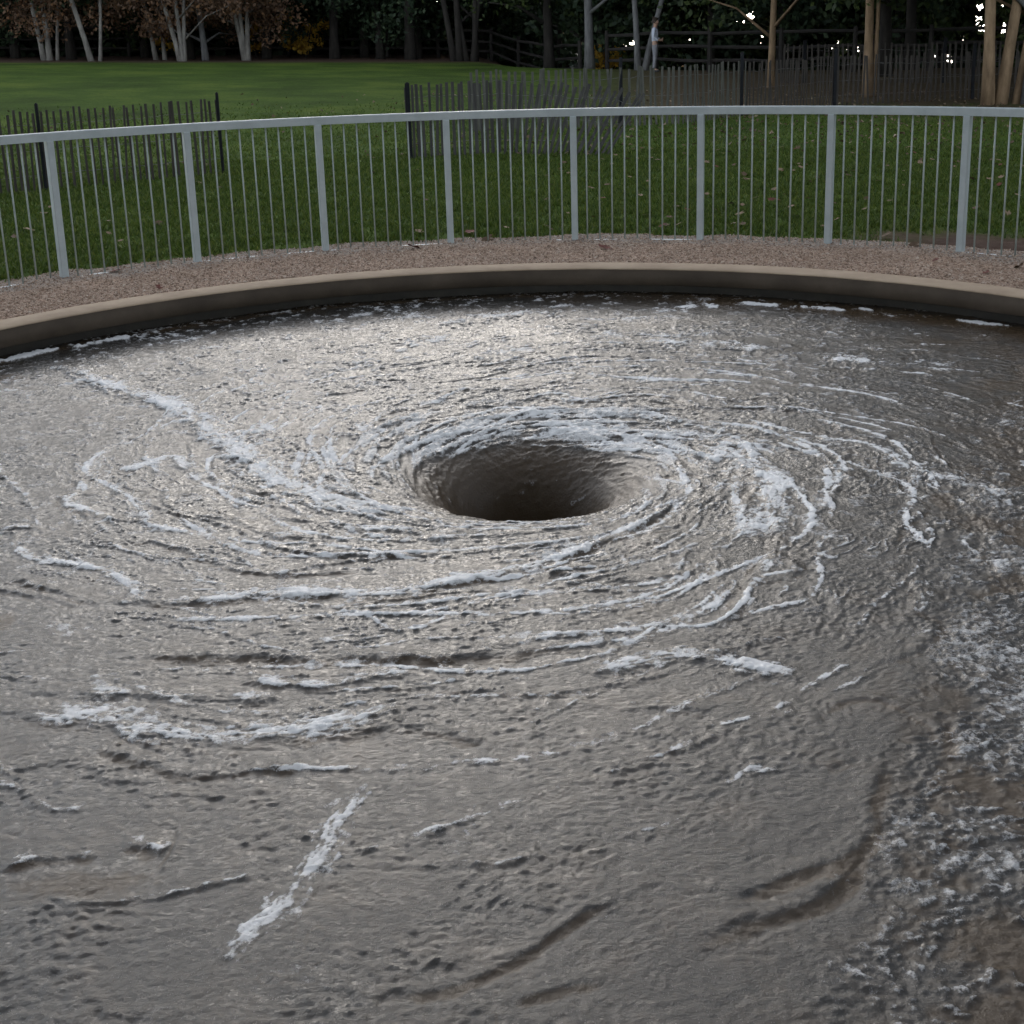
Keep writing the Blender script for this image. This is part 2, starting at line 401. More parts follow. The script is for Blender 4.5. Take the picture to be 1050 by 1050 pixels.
    wf = np.clip(wisp, 0, 1) * sm(-.1, .3, fbm(x, y, .5, 3, 101)) * sm(.3, .6, r) * sm(3.0, 1.8, r)
    w2 = spiral(26, 34, 58, 1.8 * wx + .3 * brk); wf = np.maximum(wf, .85 * np.clip((.05 - np.abs(w2)) / .05, 0, 1) * sm(.0, .35, fbm(x, y, .4, 3, 105)) * sm(.3, .6, r) * sm(3.2, 1.9, r))
    foam = np.maximum(foam, .66 * sm(.25, .85, wf + .35 * brk2 * np.sqrt(wf))); foam = np.maximum(foam, .30 * sm(.5, 1.1, crease + .3 * brk2) * sm(.35, .6, r)); z += .004 * wf
    bare = np.maximum(bare, .5 * sm(.4, 1, np.clip((0.05 - np.abs(spiral(19, 13, 59, 3 * wx) - .1)) / .05, 0, 1) * gate))
    # lumpy foam rafts with bare water between, on the right
    bx = np.interp(y, [-4.2, -3.4, -3.0, -2.5, -2.0, -1.2, -.3, .6, 1.6, 4], [.3, .55, .78, .98, 1.18, 1.45, 1.78, 2.2, 2.7, 4])
    reg = sm(-.12, .18, x - bx + .22 * wx + .06 * brk) * sm(4.25, 3.6, r0)
    wl1 = worley(xw, yw, .075, 111); wl2 = worley(x + .01 * wx, y, .034, 113)
    b1 = np.abs(perlin(xw / .06, yw / .045, 141)) + .7 * np.abs(perlin((x + .02 * wx) / .032, y / .026, 143)) + .4 * np.abs(perlin(x / .016, y / .014, 145))
    puff = np.clip(b1 * 1.35, 0, 1) * (.55 + .45 * np.clip(1 - wl1 / .8, 0, 1))
    dens = fbm(x, y, .42, 3, 117)
    f = sm(.06, .66, puff + .70 * dens + .35 * brk + .30 * brk2 + .30 * stream2 - .05)
    foam = np.maximum(foam * (1 - .5 * reg), .62 * f * reg * (.6 + .4 * np.clip(wl2, 0, 1)))
    bare = np.maximum(bare, reg * (1 - f) * sm(.1, -.25, dens + .3 * brk))
    z += reg * (.008 * f * puff - .003 + .006 * stream * .5 + .004 * n2 + .004 * stream2 * .5)
    # clear brown water: under the far right edge, inside the funnel, in a few pools
    edge = sm(3.55, 4.0, r0 + .25 * wx) * sm(-.1, .5, x / 4.2 + .12 * wy)
    bare = np.maximum(bare, edge)
    foam *= 1 - .9 * edge
    ur = sm(1.3, 2.6, x - .25 * y + .6 * wx) * sm(-1.2, .2, y) * sm(-.25, .30, brkl + .5 * wy + .35 * sm(2.0, 3.4, x))
    bare = np.maximum(bare, .85 * ur); foam *= 1 - .45 * ur
    rim = sm(4.02, 4.14, r0 + .07 * wx); bare = np.maximum(bare, .9 * rim); foam *= 1 - .8 * rim
    for cx, cy, a, b in ((2.3, .3, .16, .12), (2.65, 1.3, .3, .16), (1.79, -.71, .10, .13), (-3.1, 2.05, .2, .12), (-1.84, -1.4, .05, .10), (-1.08, -2.93, .2, .07), (1.74, -.45, .06, .2), (2.9, .6, .2, .5)):
        g = np.exp(-(((x - cx) / a) ** 2 + ((y - cy) / b) ** 2) + .8 * brk)
        bare = np.maximum(bare, sm(.35, .8, g)); foam *= 1 - .7 * sm(.3, .8, g)
    # loose white clumps against the far right curb
    for cx, cy, a, b in ((1.68, 3.56, .13, .07), (2.07, 3.38, .20, .06), (2.36, 3.30, .06, .04), (2.98, 2.80, .20, .04), (1.40, 3.55, .12, .09), (-3.20, 2.55, .42, .05), (-2.75, 2.98, .22, .05)):
        rc = math.hypot(cx, cy); ux, uy = cx / rc, cy / rc
        g = np.exp(-(((-(x - cx) * uy + (y - cy) * ux) / a) ** 2 + (((x - cx) * ux + (y - cy) * uy) / b) ** 2))
        f = sm(.25, .75, g * (1 + .6 * brkl + .5 * brk) + (.35 * brk + .2 * brk2) * sm(.02, .4, g)); foam = np.maximum(foam, .85 * f); z += .012 * f
    core = sm(.62, .46, r + .10 * stream + .02 * brk)
    bare = np.maximum(bare, core); foam *= 1 - core
    wisps = sm(.25, .6, stream2 * .8 + .4 * brk) * core * sm(.16, .26, r)
    foam = np.maximum(foam, .40 * wisps); z += .006 * wisps * core
    dense0 = sm(-3.3, -.9, y + .25 * wx - .12 * np.abs(x))
    # frothy skin on the far and left water
    skin = sm(.6, 2.4, y - .15 * x) * sm(2.6, .6, x)
    sk = sm(.0, .6, spiral(26, 20, 67, 2.5 * wx) * .8 + .5 * brk + .35 * brk2 + .25 * brkl)
    foam = np.maximum(foam, .62 * sk * skin); z += .004 * sk * skin
    sk = sm(.25, .85, .9 * spiral(34, 22, 69, 3.5 * wx) + .55 * brkl + .35 * brk2) * sm(.5, .9, r)
    foam = np.maximum(foam, .68 * sk * (.55 + .45 * dense0))
    froth = sm(-.05, .55, brk + .6 * brk3 + .35 * brkl) * dense0 * (1 - .5 * sm(1.4, 2.4, x - .2 * y)) * sm(.5, .9, r)
    foam = np.maximum(foam, .46 * froth); z += .0015 * froth
    # foam stands proud and is bubbly
    z += foam * (.0015 + .0012 * np.clip(.8 - lump, -.2, .8) + .0028 * brk2)
    dense = sm(-3.3, -.9, y + .25 * wx - .12 * np.abs(x)) * (1 - .75 * sm(.9, 2.3, x + .3 * wy - .2 * y)) * (1 - .35 * sm(-2.6, -3.6, x))
    film = np.clip((.95 + .12 * dense) * (1 + .55 * fbm(xw, yw, .22, 4, 121) + .25 * brk2 + .3 * brkl), 0, 1)
    V = np.stack([x, y, z], -1)
    return V, F, foam, bare, film

def water_mat():
    m, n, l, p = new_mat("whirlpool water")
    geo = N(n, "ShaderNodeTexCoord")
    def attr(k): a = N(n, "ShaderNodeAttribute"); a.attribute_name = k; return a.outputs['Fac']
    foam, bare, film = attr('foam'), attr('bare'), attr('film')
    p.inputs['Base Color'].default_value = (0.062, 0.042, 0.024, 1)
    p.inputs['Roughness'].default_value = 0.08
    p.inputs['IOR'].default_value = 1.333
    # scum film
    def M(op, a, b=None, clamp=False):
        q = N(n, "ShaderNodeMath", operation=op); q.use_clamp = clamp
        for i, v in enumerate((a, b)):
            if v is None: continue
            if isinstance(v, (int, float)): q.inputs[i].default_value = v
            else: l.new(v, q.inputs[i])
        return q.outputs[0]
    fn = N(n, "ShaderNodeTexNoise", Scale=90, Detail=4, Roughness=.7); l.new(geo.outputs['Object'], fn.inputs['Vector'])
    fn2 = N(n, "ShaderNodeTexVoronoi", Scale=170); l.new(geo.outputs['Object'], fn2.inputs['Vector'])
    spk = M('SUBTRACT', 0.42, fn2.outputs['Distance'], True)
    filmf = M('MULTIPLY', M('SUBTRACT', 1.0, bare, True), M('MULTIPLY', film, M('ADD', .55, M('MULTIPLY', fn.outputs['Fac'], .75))), True)
    scum = N(n, "ShaderNodeBsdfPrincipled")
    scum.inputs['Base Color'].default_value = (0.026, 0.025, 0.0225, 1); scum.inputs['Roughness'].default_value = .07; scum.inputs['IOR'].default_value = 1.42
    fo = N(n, "ShaderNodeBsdfPrincipled")
    fo.inputs['Base Color'].default_value = (0.82, 0.82, 0.82, 1); fo.inputs['Roughness'].default_value = .55
    m1 = N(n, "ShaderNodeMixShader"); l.new(filmf, m1.inputs[0]); l.new(p.outputs[0], m1.inputs[1]); l.new(scum.outputs[0], m1.inputs[2])
    lac = N(n, "ShaderNodeTexNoise", Scale=110, Detail=5, Roughness=.8); l.new(geo.outputs['Object'], lac.inputs['Vector'])
    lac2 = N(n, "ShaderNodeTexNoise", Scale=42, Detail=4, Roughness=.7); l.new(geo.outputs['Object'], lac2.inputs['Vector'])
    lacf = M('ADD', M('MULTIPLY', lac.outputs['Fac'], .55), M('MULTIPLY', lac2.outputs['Fac'], .45))
    fa = M('MULTIPLY', M('SUBTRACT', M('ADD', M('MULTIPLY', foam, 1.25), M('MULTIPLY', spk, .25)), M('MULTIPLY', M('SUBTRACT', lacf, .285), 2.2)), 2.6, True)
    fa = M('MULTIPLY', M('MULTIPLY', fa, M('MULTIPLY', foam, 4.0, True)), M('ADD', .45, M('MULTIPLY', foam, .45)), True)
    dv = N(n, "ShaderNodeTexVoronoi", Scale=190); l.new(geo.outputs['Object'], dv.inputs['Vector'])
    dsep = N(n, "ShaderNodeSeparateColor"); l.new(dv.outputs['Color'], dsep.inputs[0])
    dots = M('MULTIPLY', M('MULTIPLY', M('SUBTRACT', .36, dv.outputs['Distance'], True), 4.0, True), M('GREATER_THAN', dsep.outputs[0], .72))
    dots = M('MULTIPLY', M('MULTIPLY', dots, .14), M('SUBTRACT', 1.1, bare, True))
    fa = M('MAXIMUM', fa, M('MULTIPLY', dots, film))
    m2 = N(n, "ShaderNodeMixShader"); l.new(fa, m2.inputs[0]); l.new(m1.outputs[0], m2.inputs[1]); l.new(fo.outputs[0], m2.inputs[2])
    l.new(m2.outputs[0], n["Material Output"].inputs[0])
    b1 = N(n, "ShaderNodeTexNoise", Scale=95, Detail=5, Roughness=.72); l.new(geo.outputs['Object'], b1.inputs['Vector'])
    bb = N(n, "ShaderNodeBump", Strength=.75, Distance=.005); l.new(b1.outputs['Fac'], bb.inputs['Height'])
    crk = N(n, "ShaderNodeTexNoise", Scale=26, Detail=6, Roughness=.68); crk.noise_type = 'RIDGED_MULTIFRACTAL' if hasattr(crk, 'noise_type') else None
    mpp = N(n, "ShaderNodeMapping"); mpp.inputs['Scale'].default_value = (.75, 1.25, 1); l.new(geo.outputs['Object'], mpp.inputs[0]); l.new(mpp.outputs[0], crk.inputs['Vector'])
    l.new(M('ADD', .30, M('MULTIPLY', film, .42)), bb.inputs['Strength'])
    b0 = N(n, "ShaderNodeBump", Strength=.28, Distance=.004); l.new(crk.outputs['Fac'], b0.inputs['Height']); l.new(b0.outputs[0], bb.inputs['Normal'])
    b2 = N(n, "ShaderNodeBump", Strength=.45, Distance=.003); l.new(fn2.outputs['Distance'], b2.inputs['Height']); b2.invert = True
    l.new(bb.outputs[0], b2.inputs['Normal'])
    for s in (p, scum): l.new(bb.outputs[0], s.inputs['Normal'])
    l.new(b2.outputs[0], fo.inputs['Normal'])
    return m

V, F, foam, bare, film = build_water()
tag(mesh_np("pool_water", V, F, water_mat(), attrs={'foam': foam, 'bare': bare, 'film': film}), kind='structure')
del V, F, foam, bare, film

# ------------------------------------------------------------------ pool curb and wall
def ring_mesh(name, prof, nseg, mat, parent=None, smooth=True, closed=True, jit=0.0):
    """revolve a profile of (radius, z) points"""
    a = np.linspace(0, 2 * np.pi, nseg, endpoint=False); P = np.array(prof); k = len(P)
    rr = P[None, :, 0] + 0 * a[:, None]; zz = P[None, :, 1] + 0 * a[:, None]
    if jit: zz = zz + jit * perlin(np.repeat(a[:, None] * 12, k, 1), rr * 9, 5); rr = rr + jit * perlin(np.repeat(a[:, None] * 14, k, 1), zz * 9 + 3, 6)
    V = np.stack([rr * np.sin(a)[:, None], rr * np.cos(a)[:, None], zz], -1).reshape(-1, 3)
    i = np.arange(nseg)[:, None]; j = np.arange(k if closed else k - 1)[None, :]
    F = np.stack([i * k + j, i * k + (j + 1) % k, ((i + 1) % nseg) * k + (j + 1) % k, ((i + 1) % nseg) * k + j], -1).reshape(-1, 4)
    return mesh_np(name, V, F, mat, parent, smooth)

conc = noisy_mat("curb concrete", [(.25, (.27, .20, .14)), (.5, (.36, .275, .195)), (.8, (.44, .345, .25))], scale=3.5, detail=9, rough=.85, bump=.35, bscale=60, bdist=.004)
curb = empty("pool_curb")
tag(curb, "round tan concrete curb edging the swirling brown water", "curb")
ring_mesh("coping", [(R_IN + .006, -.014), (R_IN, -.010), (R_IN + .004, -.004), (R_IN + .016, .002), (R_OUT - .01, .006), (R_OUT, .0), (R_OUT, -.20), (R_IN + .17, -.21), (R_IN + .165, -.014)], 360, conc, curb, jit=.003)
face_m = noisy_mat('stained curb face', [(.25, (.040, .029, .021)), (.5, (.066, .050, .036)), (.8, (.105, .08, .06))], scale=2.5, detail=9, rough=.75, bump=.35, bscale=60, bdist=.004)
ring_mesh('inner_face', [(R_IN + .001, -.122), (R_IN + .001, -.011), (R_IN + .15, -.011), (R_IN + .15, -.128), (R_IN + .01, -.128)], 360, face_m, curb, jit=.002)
wallm = noisy_mat("wet pool wall", [(.3, (.02, .018, .015)), (.7, (.045, .038, .03))], scale=6, rough=.35, bump=.2)
ring_mesh("basin_wall", [(4.25, -.13), (4.25, -1.8), (.12, -1.9), (.12, -1.95), (4.4, -1.95), (4.4, -.2)], 180, wallm, curb, closed=False)

# ------------------------------------------------------------------ gravel
def gravel_h(x, y):
    return -.006 + .016 * fbm(x, y, .55, 3, 131) + .006 * fbm(x, y, .06, 2, 135)
def gravel():
    m, n, l, p = new_mat("crushed gravel")
    tc = N(n, "ShaderNodeTexCoord")
    v = N(n, "ShaderNodeTexVoronoi", Scale=75); l.new(tc.outputs['Object'], v.inputs['Vector'])
    rp = ramp(n, [(0, (.16, .105, .073)), (.35, (.32, .215, .15)), (.7, (.40, .29, .215)), (1, (.52, .41, .33))])
    sp = N(n, "ShaderNodeSeparateColor"); l.new(v.outputs['Color'], sp.inputs[0]); l.new(sp.outputs[0], rp.inputs[0])
    at = N(n, "ShaderNodeAttribute"); at.attribute_name = 'grey'
    mx = N(n, "ShaderNodeMix", data_type='RGBA'); l.new(at.outputs['Fac'], mx.inputs[0]); l.new(rp.outputs[0], mx.inputs[6])
    rp2 = ramp(n, [(0, (.16, .137, .118)), (.5, (.27, .24, .21)), (1, (.40, .37, .33))]); l.new(sp.outputs[1], rp2.inputs[0]); l.new(rp2.outputs[0], mx.inputs[7])
    big = N(n, "ShaderNodeTexNoise", Scale=2.5, Detail=4); l.new(tc.outputs['Object'], big.inputs['Vector'])
    rb = ramp(n, [(.3, (.75, .75, .75)), (.7, (1.05, 1.05, 1.05))]); l.new(big.outputs['Fac'], rb.inputs[0])
    mm = N(n, "ShaderNodeMix", data_type='RGBA', blend_type='MULTIPLY'); mm.inputs[0].default_value = 1
    l.new(mx.outputs[2], mm.inputs[6]); l.new(rb.outputs[0], mm.inputs[7]); l.new(mm.outputs[2], p.inputs['Base Color'])
    b = N(n, "ShaderNodeBump", Strength=.9, Distance=.008); b.invert = True; l.new(v.outputs['Distance'], b.inputs['Height']); l.new(b.outputs[0], p.inputs['Normal'])
    p.inputs['Roughness'].default_value = .9; p.inputs['Specular IOR Level'].default_value = .2
    na, nr = 900, 70
    a = np.linspace(0, 2 * np.pi, na, endpoint=False); rr = np.linspace(R_OUT - .005, 5.98, nr)
    A, RR = np.meshgrid(a, rr, indexing='ij')
    x = (RR * np.sin(A)).ravel(); y = (RR * np.cos(A)).ravel(); r = RR.ravel()
    z = gravel_h(x, y) * sm(R_OUT, R_OUT + .15, r) - .012 * sm(R_OUT + .1, R_OUT, r) - .05 * sm(5.72, 5.97, r + .10 * fbm(x, y, .5, 3, 139))
    grey = np.clip(sm(5.15, 5.45, r + .25 * fbm(x, y, .4, 3, 137)), 0, 1) * .8
    i = np.arange(na)[:, None]; j = np.arange(nr - 1)[None, :]
    F = np.stack([i * nr + j, i * nr + j + 1, ((i + 1) % na) * nr + j + 1, ((i + 1) % na) * nr + j], -1).reshape(-1, 4)
    tag(mesh_np("gravel_path", np.stack([x, y, z], -1), F, m, attrs={'grey': grey}), kind='structure')
    # loose stones
    ns = 42000
    a = rng.uniform(-1.25, 1.25, ns); r = np.sqrt(rng.uniform(4.36 ** 2, 5.85 ** 2, ns)); x = r * np.sin(a); y = r * np.cos(a)
    s = rng.uniform(.004, .010, ns) * (1 + .6 * (rng.random(ns) > .93))
    base = np.array([(1, 0, 0), (-1, 0, 0), (0, 1, 0), (0, -1, 0), (0, 0, .75), (0, 0, -.5)], float)
    jit = rng.uniform(.6, 1.3, (ns, 6, 1)); ang = rng.uniform(0, 6.28, ns); ca, sa = np.cos(ang)[:, None], np.sin(ang)[:, None]
    B = base[None] * jit; bx = B[..., 0] * ca - B[..., 1] * sa; by = B[..., 0] * sa + B[..., 1] * ca
    z = gravel_h(x, y) * sm(R_OUT, R_OUT + .15, r) - .05 * sm(5.72, 5.97, r + .10 * fbm(x, y, .5, 3, 139))
    V = np.stack([x[:, None] + bx * s[:, None], y[:, None] + by * s[:, None], z[:, None] + .001 + B[..., 2] * s[:, None]], -1).reshape(-1, 3)
    t = np.array([(0, 2, 4), (2, 1, 4), (1, 3, 4), (3, 0, 4), (2, 0, 5), (1, 2, 5), (3, 1, 5), (0, 3, 5)])
    F = (np.arange(ns)[:, None, None] * 6 + t[None]).reshape(-1, 3)
    sm_, n, l, p = new_mat("gravel stones")
    g = N(n, "ShaderNodeNewGeometry"); rp = ramp(n, [(0, (.12, .08, .056)), (.4, (.31, .21, .15)), (.75, (.40, .30, .23)), (1, (.54, .45, .37))])
    l.new(g.outputs['Random Per Island'], rp.inputs[0]); l.new(rp.outputs[0], p.inputs['Base Color']); p.inputs['Roughness'].default_value = .9
    tag(mesh_np("gravel", V, F, sm_, smooth=False), "loose pinkish crushed stones strewn round the curb", "gravel", kind='stuff')
gravel()

# ------------------------------------------------------------------ lawn, river, grass
def dirt_mask(x, y):
    r = np.hypot(x, y); d = np.hypot(x, y - CAM_Y)
    g = sm(6.7, 6.1, r + .35 * fbm(x, y, .5, 3, 151)) * sm(2.6, 3.4, x + .5 * fbm(x, y, .7, 2, 153))
    far = sm(.02, .12, x / np.maximum(np.abs(y - CAM_Y), 1)) * sm(22, 30, d + 5 * fbm(x, y, 4, 3, 155)) * (y > 0)
    left = sm(50, 55, d + 1.5 * fbm(x, y, 2, 2, 157)) * (y > 0)
    return np.clip(np.maximum(np.maximum(g, .85 * far), left), 0, 1)

def lawn():
    m, n, l, p = new_mat("lawn turf")
    tc = N(n, "ShaderNodeTexCoord")
    def nz(s, d=5): t = N(n, "ShaderNodeTexNoise", Scale=s, Detail=d, Roughness=.65); l.new(tc.outputs['Object'], t.inputs['Vector']); return t.outputs['Fac']
    r1 = ramp(n, [(.3, (.032, .055, .010)), (.5, (.060, .102, .017)), (.75, (.12, .16, .028))]); l.new(nz(.45, 8), r1.inputs[0])
    r2 = ramp(n, [(.3, (.45, .5, .4)), (.6, (1.1, 1.1, 1.0))]); l.new(nz(26, 6), r2.inputs[0])
    mm = N(n, "ShaderNodeMix", data_type='RGBA', blend_type='MULTIPLY'); mm.inputs[0].default_value = 1
    l.new(r1.outputs[0], mm.inputs[6]); l.new(r2.outputs[0], mm.inputs[7])
    at = N(n, "ShaderNodeAttribute"); at.attribute_name = 'dirt'
    r3 = ramp(n, [(.3, (.045, .028, .02)), (.55, (.085, .055, .042)), (.75, (.14, .10, .08))]); l.new(nz(9, 8), r3.inputs[0])
    mx = N(n, "ShaderNodeMix", data_type='RGBA'); l.new(at.outputs['Fac'], mx.inputs[0]); l.new(mm.outputs[2], mx.inputs[6]); l.new(r3.outputs[0], mx.inputs[7])
    l.new(mx.outputs[2], p.inputs['Base Color'])
    b = N(n, "ShaderNodeBump", Strength=.7, Distance=.03); l.new(nz(40, 5), b.inputs['Height']); l.new(b.outputs[0], p.inputs['Normal'])
    p.inputs['Roughness'].default_value = .95; p.inputs['Specular IOR Level'].default_value = .1
    rr = np.concatenate([np.linspace(5.55, 7, 30), np.linspace(7, 14, 56)[1:], np.geomspace(14, 90, 110)[1:], np.geomspace(90, 1500, 16)[1:]])
    na = 420; a = np.linspace(0, 2 * np.pi, na, endpoint=False); nr = len(rr)
    A, RR = np.meshgrid(a, rr, indexing='ij'); x = (RR * np.sin(A)).ravel(); y = (RR * np.cos(A)).ravel(); r = RR.ravel()
    z = terrain(x, y) + .010 * fbm(x, y, .8, 3, 161) * sm(5.9, 6.6, r) - .04 * sm(5.85, 5.6, r)
    i = np.arange(na)[:, None]; j = np.arange(nr - 1)[None, :]
    F = np.stack([i * nr + j, i * nr + j + 1, ((i + 1) % na) * nr + j + 1, ((i + 1) % na) * nr + j], -1).reshape(-1, 4)
    tag(mesh_np("lawn", np.stack([x, y, z], -1), F, m, attrs={'dirt': dirt_mask(x, y)}), kind='structure')
    # river beyond the bank
    wm, n, l, p = new_mat("river water")
    p.inputs['Base Color'].default_value = (.02, .03, .035, 1); p.inputs['Roughness'].default_value = .12; p.inputs['IOR'].default_value = 1.33
    t = N(n, "ShaderNodeTexNoise", Scale=.9, Detail=4); tc = N(n, "ShaderNodeTexCoord"); l.new(tc.outputs['Object'], t.inputs['Vector'])
    b = N(n, "ShaderNodeBump", Strength=.25, Distance=.2); l.new(t.outputs['Fac'], b.inputs['Height']); l.new(b.outputs[0], p.inputs['Normal'])
    tag(mesh_np("river", [(-60, 60, -7.2), (900, 60, -7.2), (900, 1500, -7.2), (-60, 1500, -7.2)], np.array([[0, 1, 2, 3]]), wm), kind='structure')
    # grass blades
    ng = 260000
    d = np.sqrt(rng.uniform(9.5 ** 2, 30 ** 2, ng * 2)) ; d = np.where(rng.random(ng * 2) < .45, rng.uniform(10.5, 19, ng * 2), d)
    a = rng.uniform(-.50, .50, ng * 2); x = d * np.sin(a); y = CAM_Y + d * np.cos(a); r = np.hypot(x, y)
    ok = (r > 5.66 + .2 * rng.random(ng * 2)) & (rng.random(ng * 2) > dirt_mask(x, y) * 1.3 - .1) & (rng.random(ng * 2) < sm(31, 17, d)) & (rng.random(ng * 2) < .35 + .9 * sm(-.3, .3, fbm(x, y, .3, 3, 165)))
    x, y, d = x[ok][:ng], y[ok][:ng], d[ok][:ng]; k = len(x)
    hgt = rng.uniform(.02, .055, k) * (.8 + .5 * sm(-.3, .4, fbm(x, y, .6, 2, 167))); wdt = rng.uniform(.004, .008, k) * (1 + d / 30)
    ya = rng.uniform(0, 6.28, k); le = rng.uniform(.2, 1.1, k) * hgt; la = rng.uniform(0, 6.28, k)
    z = terrain(x, y) - .003
    r_ = np.hypot(x, y); z = z + .010 * fbm(x, y, .8, 3, 161) * sm(5.9, 6.6, r_) - .03 * sm(5.85, 5.6, r_)
    p0 = np.stack([x - wdt * np.cos(ya), y - wdt * np.sin(ya), z], -1); p1 = np.stack([x + wdt * np.cos(ya), y + wdt * np.sin(ya), z], -1)
    p2 = np.stack([x + le * np.cos(la), y + le * np.sin(la), z + hgt], -1)
    V = np.stack([p0, p1, p2], 1).reshape(-1, 3)
    gm = leaf_mat("grass blades", (.034, .060, .009), (.068, .112, .017), .3, (.13, .155, .032))
    tag(mesh_np("grass", V, np.arange(3 * k).reshape(-1, 3), gm, smooth=False), "short green grass with scattered bare tufts around the pool", "grass", kind='stuff')
lawn()

# ------------------------------------------------------------------ guard railing
RR_ = 5.5203; RH = 1.07
rail_m = noisy_mat("pale painted steel", [(.3, (.34, .385, .40)), (.6, (.41, .455, .47)), (.8, (.46, .50, .51))], scale=7, detail=8, rough=.42, bump=.06, bscale=90, bdist=.002, spec=.5)
rod_m = noisy_mat("galvanised rod", [(.3, (.28, .315, .30)), (.7, (.37, .41, .39))], scale=20, rough=.45, bump=.05)
buried_m = noisy_mat("buried rail steel", [(.3, (.55, .57, .58)), (.7, (.7, .72, .73))], scale=12, rough=.5, bump=.05)
def railing():
    root = empty("guard_railing")
    tag(root, "pale grey steel railing with thin round bars curving behind the pool", "railing")
    k0 = [-0.6716 + .1888 * k for k in range(-5, 14)]
    gap = 2 * math.pi - (k0[-1] - k0[0])
    posts = k0 + [k0[-1] + gap * i / 15 for i in range(1, 15)]
    def P(a, z=0, r=RR_): return Vector((r * math.sin(a), r * math.cos(a), z))
    # rails
    ring_mesh("top_rail", [(RR_ - .03, RH - .062), (RR_ - .03, RH - .006), (RR_ - .024, RH), (RR_ + .024, RH), (RR_ + .03, RH - .006), (RR_ + .03, RH - .062)], 264, rail_m, root, smooth=False)
    ring_mesh("bottom_rail", [(RR_ - .016, -.025), (RR_ - .016, -.008), (RR_ + .016, -.008), (RR_ + .016, -.025)], 264, buried_m, root, smooth=False)
    mb = MB(); mb.box((0, 0, (RH - .062) / 2 - .03), (.052, .072, RH - .062 + .06)); pm = mb.build("post", rail_m, root); bevel(pm, .006, 2)
    first = True
    for a in posts:
        o = pm if first else pm.copy()
        if not first: COL.objects.link(o); o.parent = root
        first = False
        o.location = P(a); o.rotation_euler = (0, 0, -a)
    mb = MB(); mb.tube([(0, 0, -.02), (0, 0, RH - .063)], 0.0065, 8); bm_ = mb.build("baluster", rod_m, root, smooth=True)
    ang = []
    for a, b in zip(posts, posts[1:] + [posts[0] + 2 * math.pi]):
        ang += [a + (b - a) * j / 10 for j in range(1, 10)]
    ang.sort(key=lambda a: abs(math.atan2(math.sin(a), math.cos(a))))
    for i, a in enumerate(ang[:100]):
        o = bm_ if i == 0 else bm_.copy()
        if i: COL.objects.link(o); o.parent = root
        o.location = P(a)
        o.rotation_euler = (random.gauss(0, .002), random.gauss(0, .002), 0)
    mb = MB()
    for a in ang[100:]:
        p = P(a); mb.tube([(p.x, p.y, -.02), (p.x, p.y, RH - .063)], .0075, 6)
    tag(mb.build("baluster", rod_m, root, smooth=True), kind='stuff')
railing()

# ------------------------------------------------------------------ slat (snow) fences
slat_grey = noisy_mat("weathered slat", [(.3, (.032, .031, .030)), (.55, (.060, .058, .055)), (.8, (.10, .096, .09))], scale=2.5, detail=8, rough=.9, bump=.3, stretch=(14, 14, 1.5))
slat_dark = noisy_mat("dark slat", [(.3, (.028, .025, .022)), (.55, (.052, .046, .040)), (.8, (.085, .076, .068))], scale=2.5, detail=8, rough=.9, bump=.3, stretch=(14, 14, 1.5))
slat_pale = noisy_mat("pale slat", [(.3, (.050, .052, .045)), (.55, (.085, .086, .073)), (.8, (.13, .128, .115))], scale=2.5, detail=8, rough=.9, bump=.3, stretch=(14, 14, 1.5))
iron = noisy_mat("dark iron post", [(.3, (.006, .007, .009)), (.7, (.014, .015, .018))], scale=8, rough=.7, bump=.1, spec=.15)
wire_m = noisy_mat("fence wire", [(.3, (.10, .10, .10)), (.7, (.16, .16, .16))], scale=8, rough=.5, bump=.05)
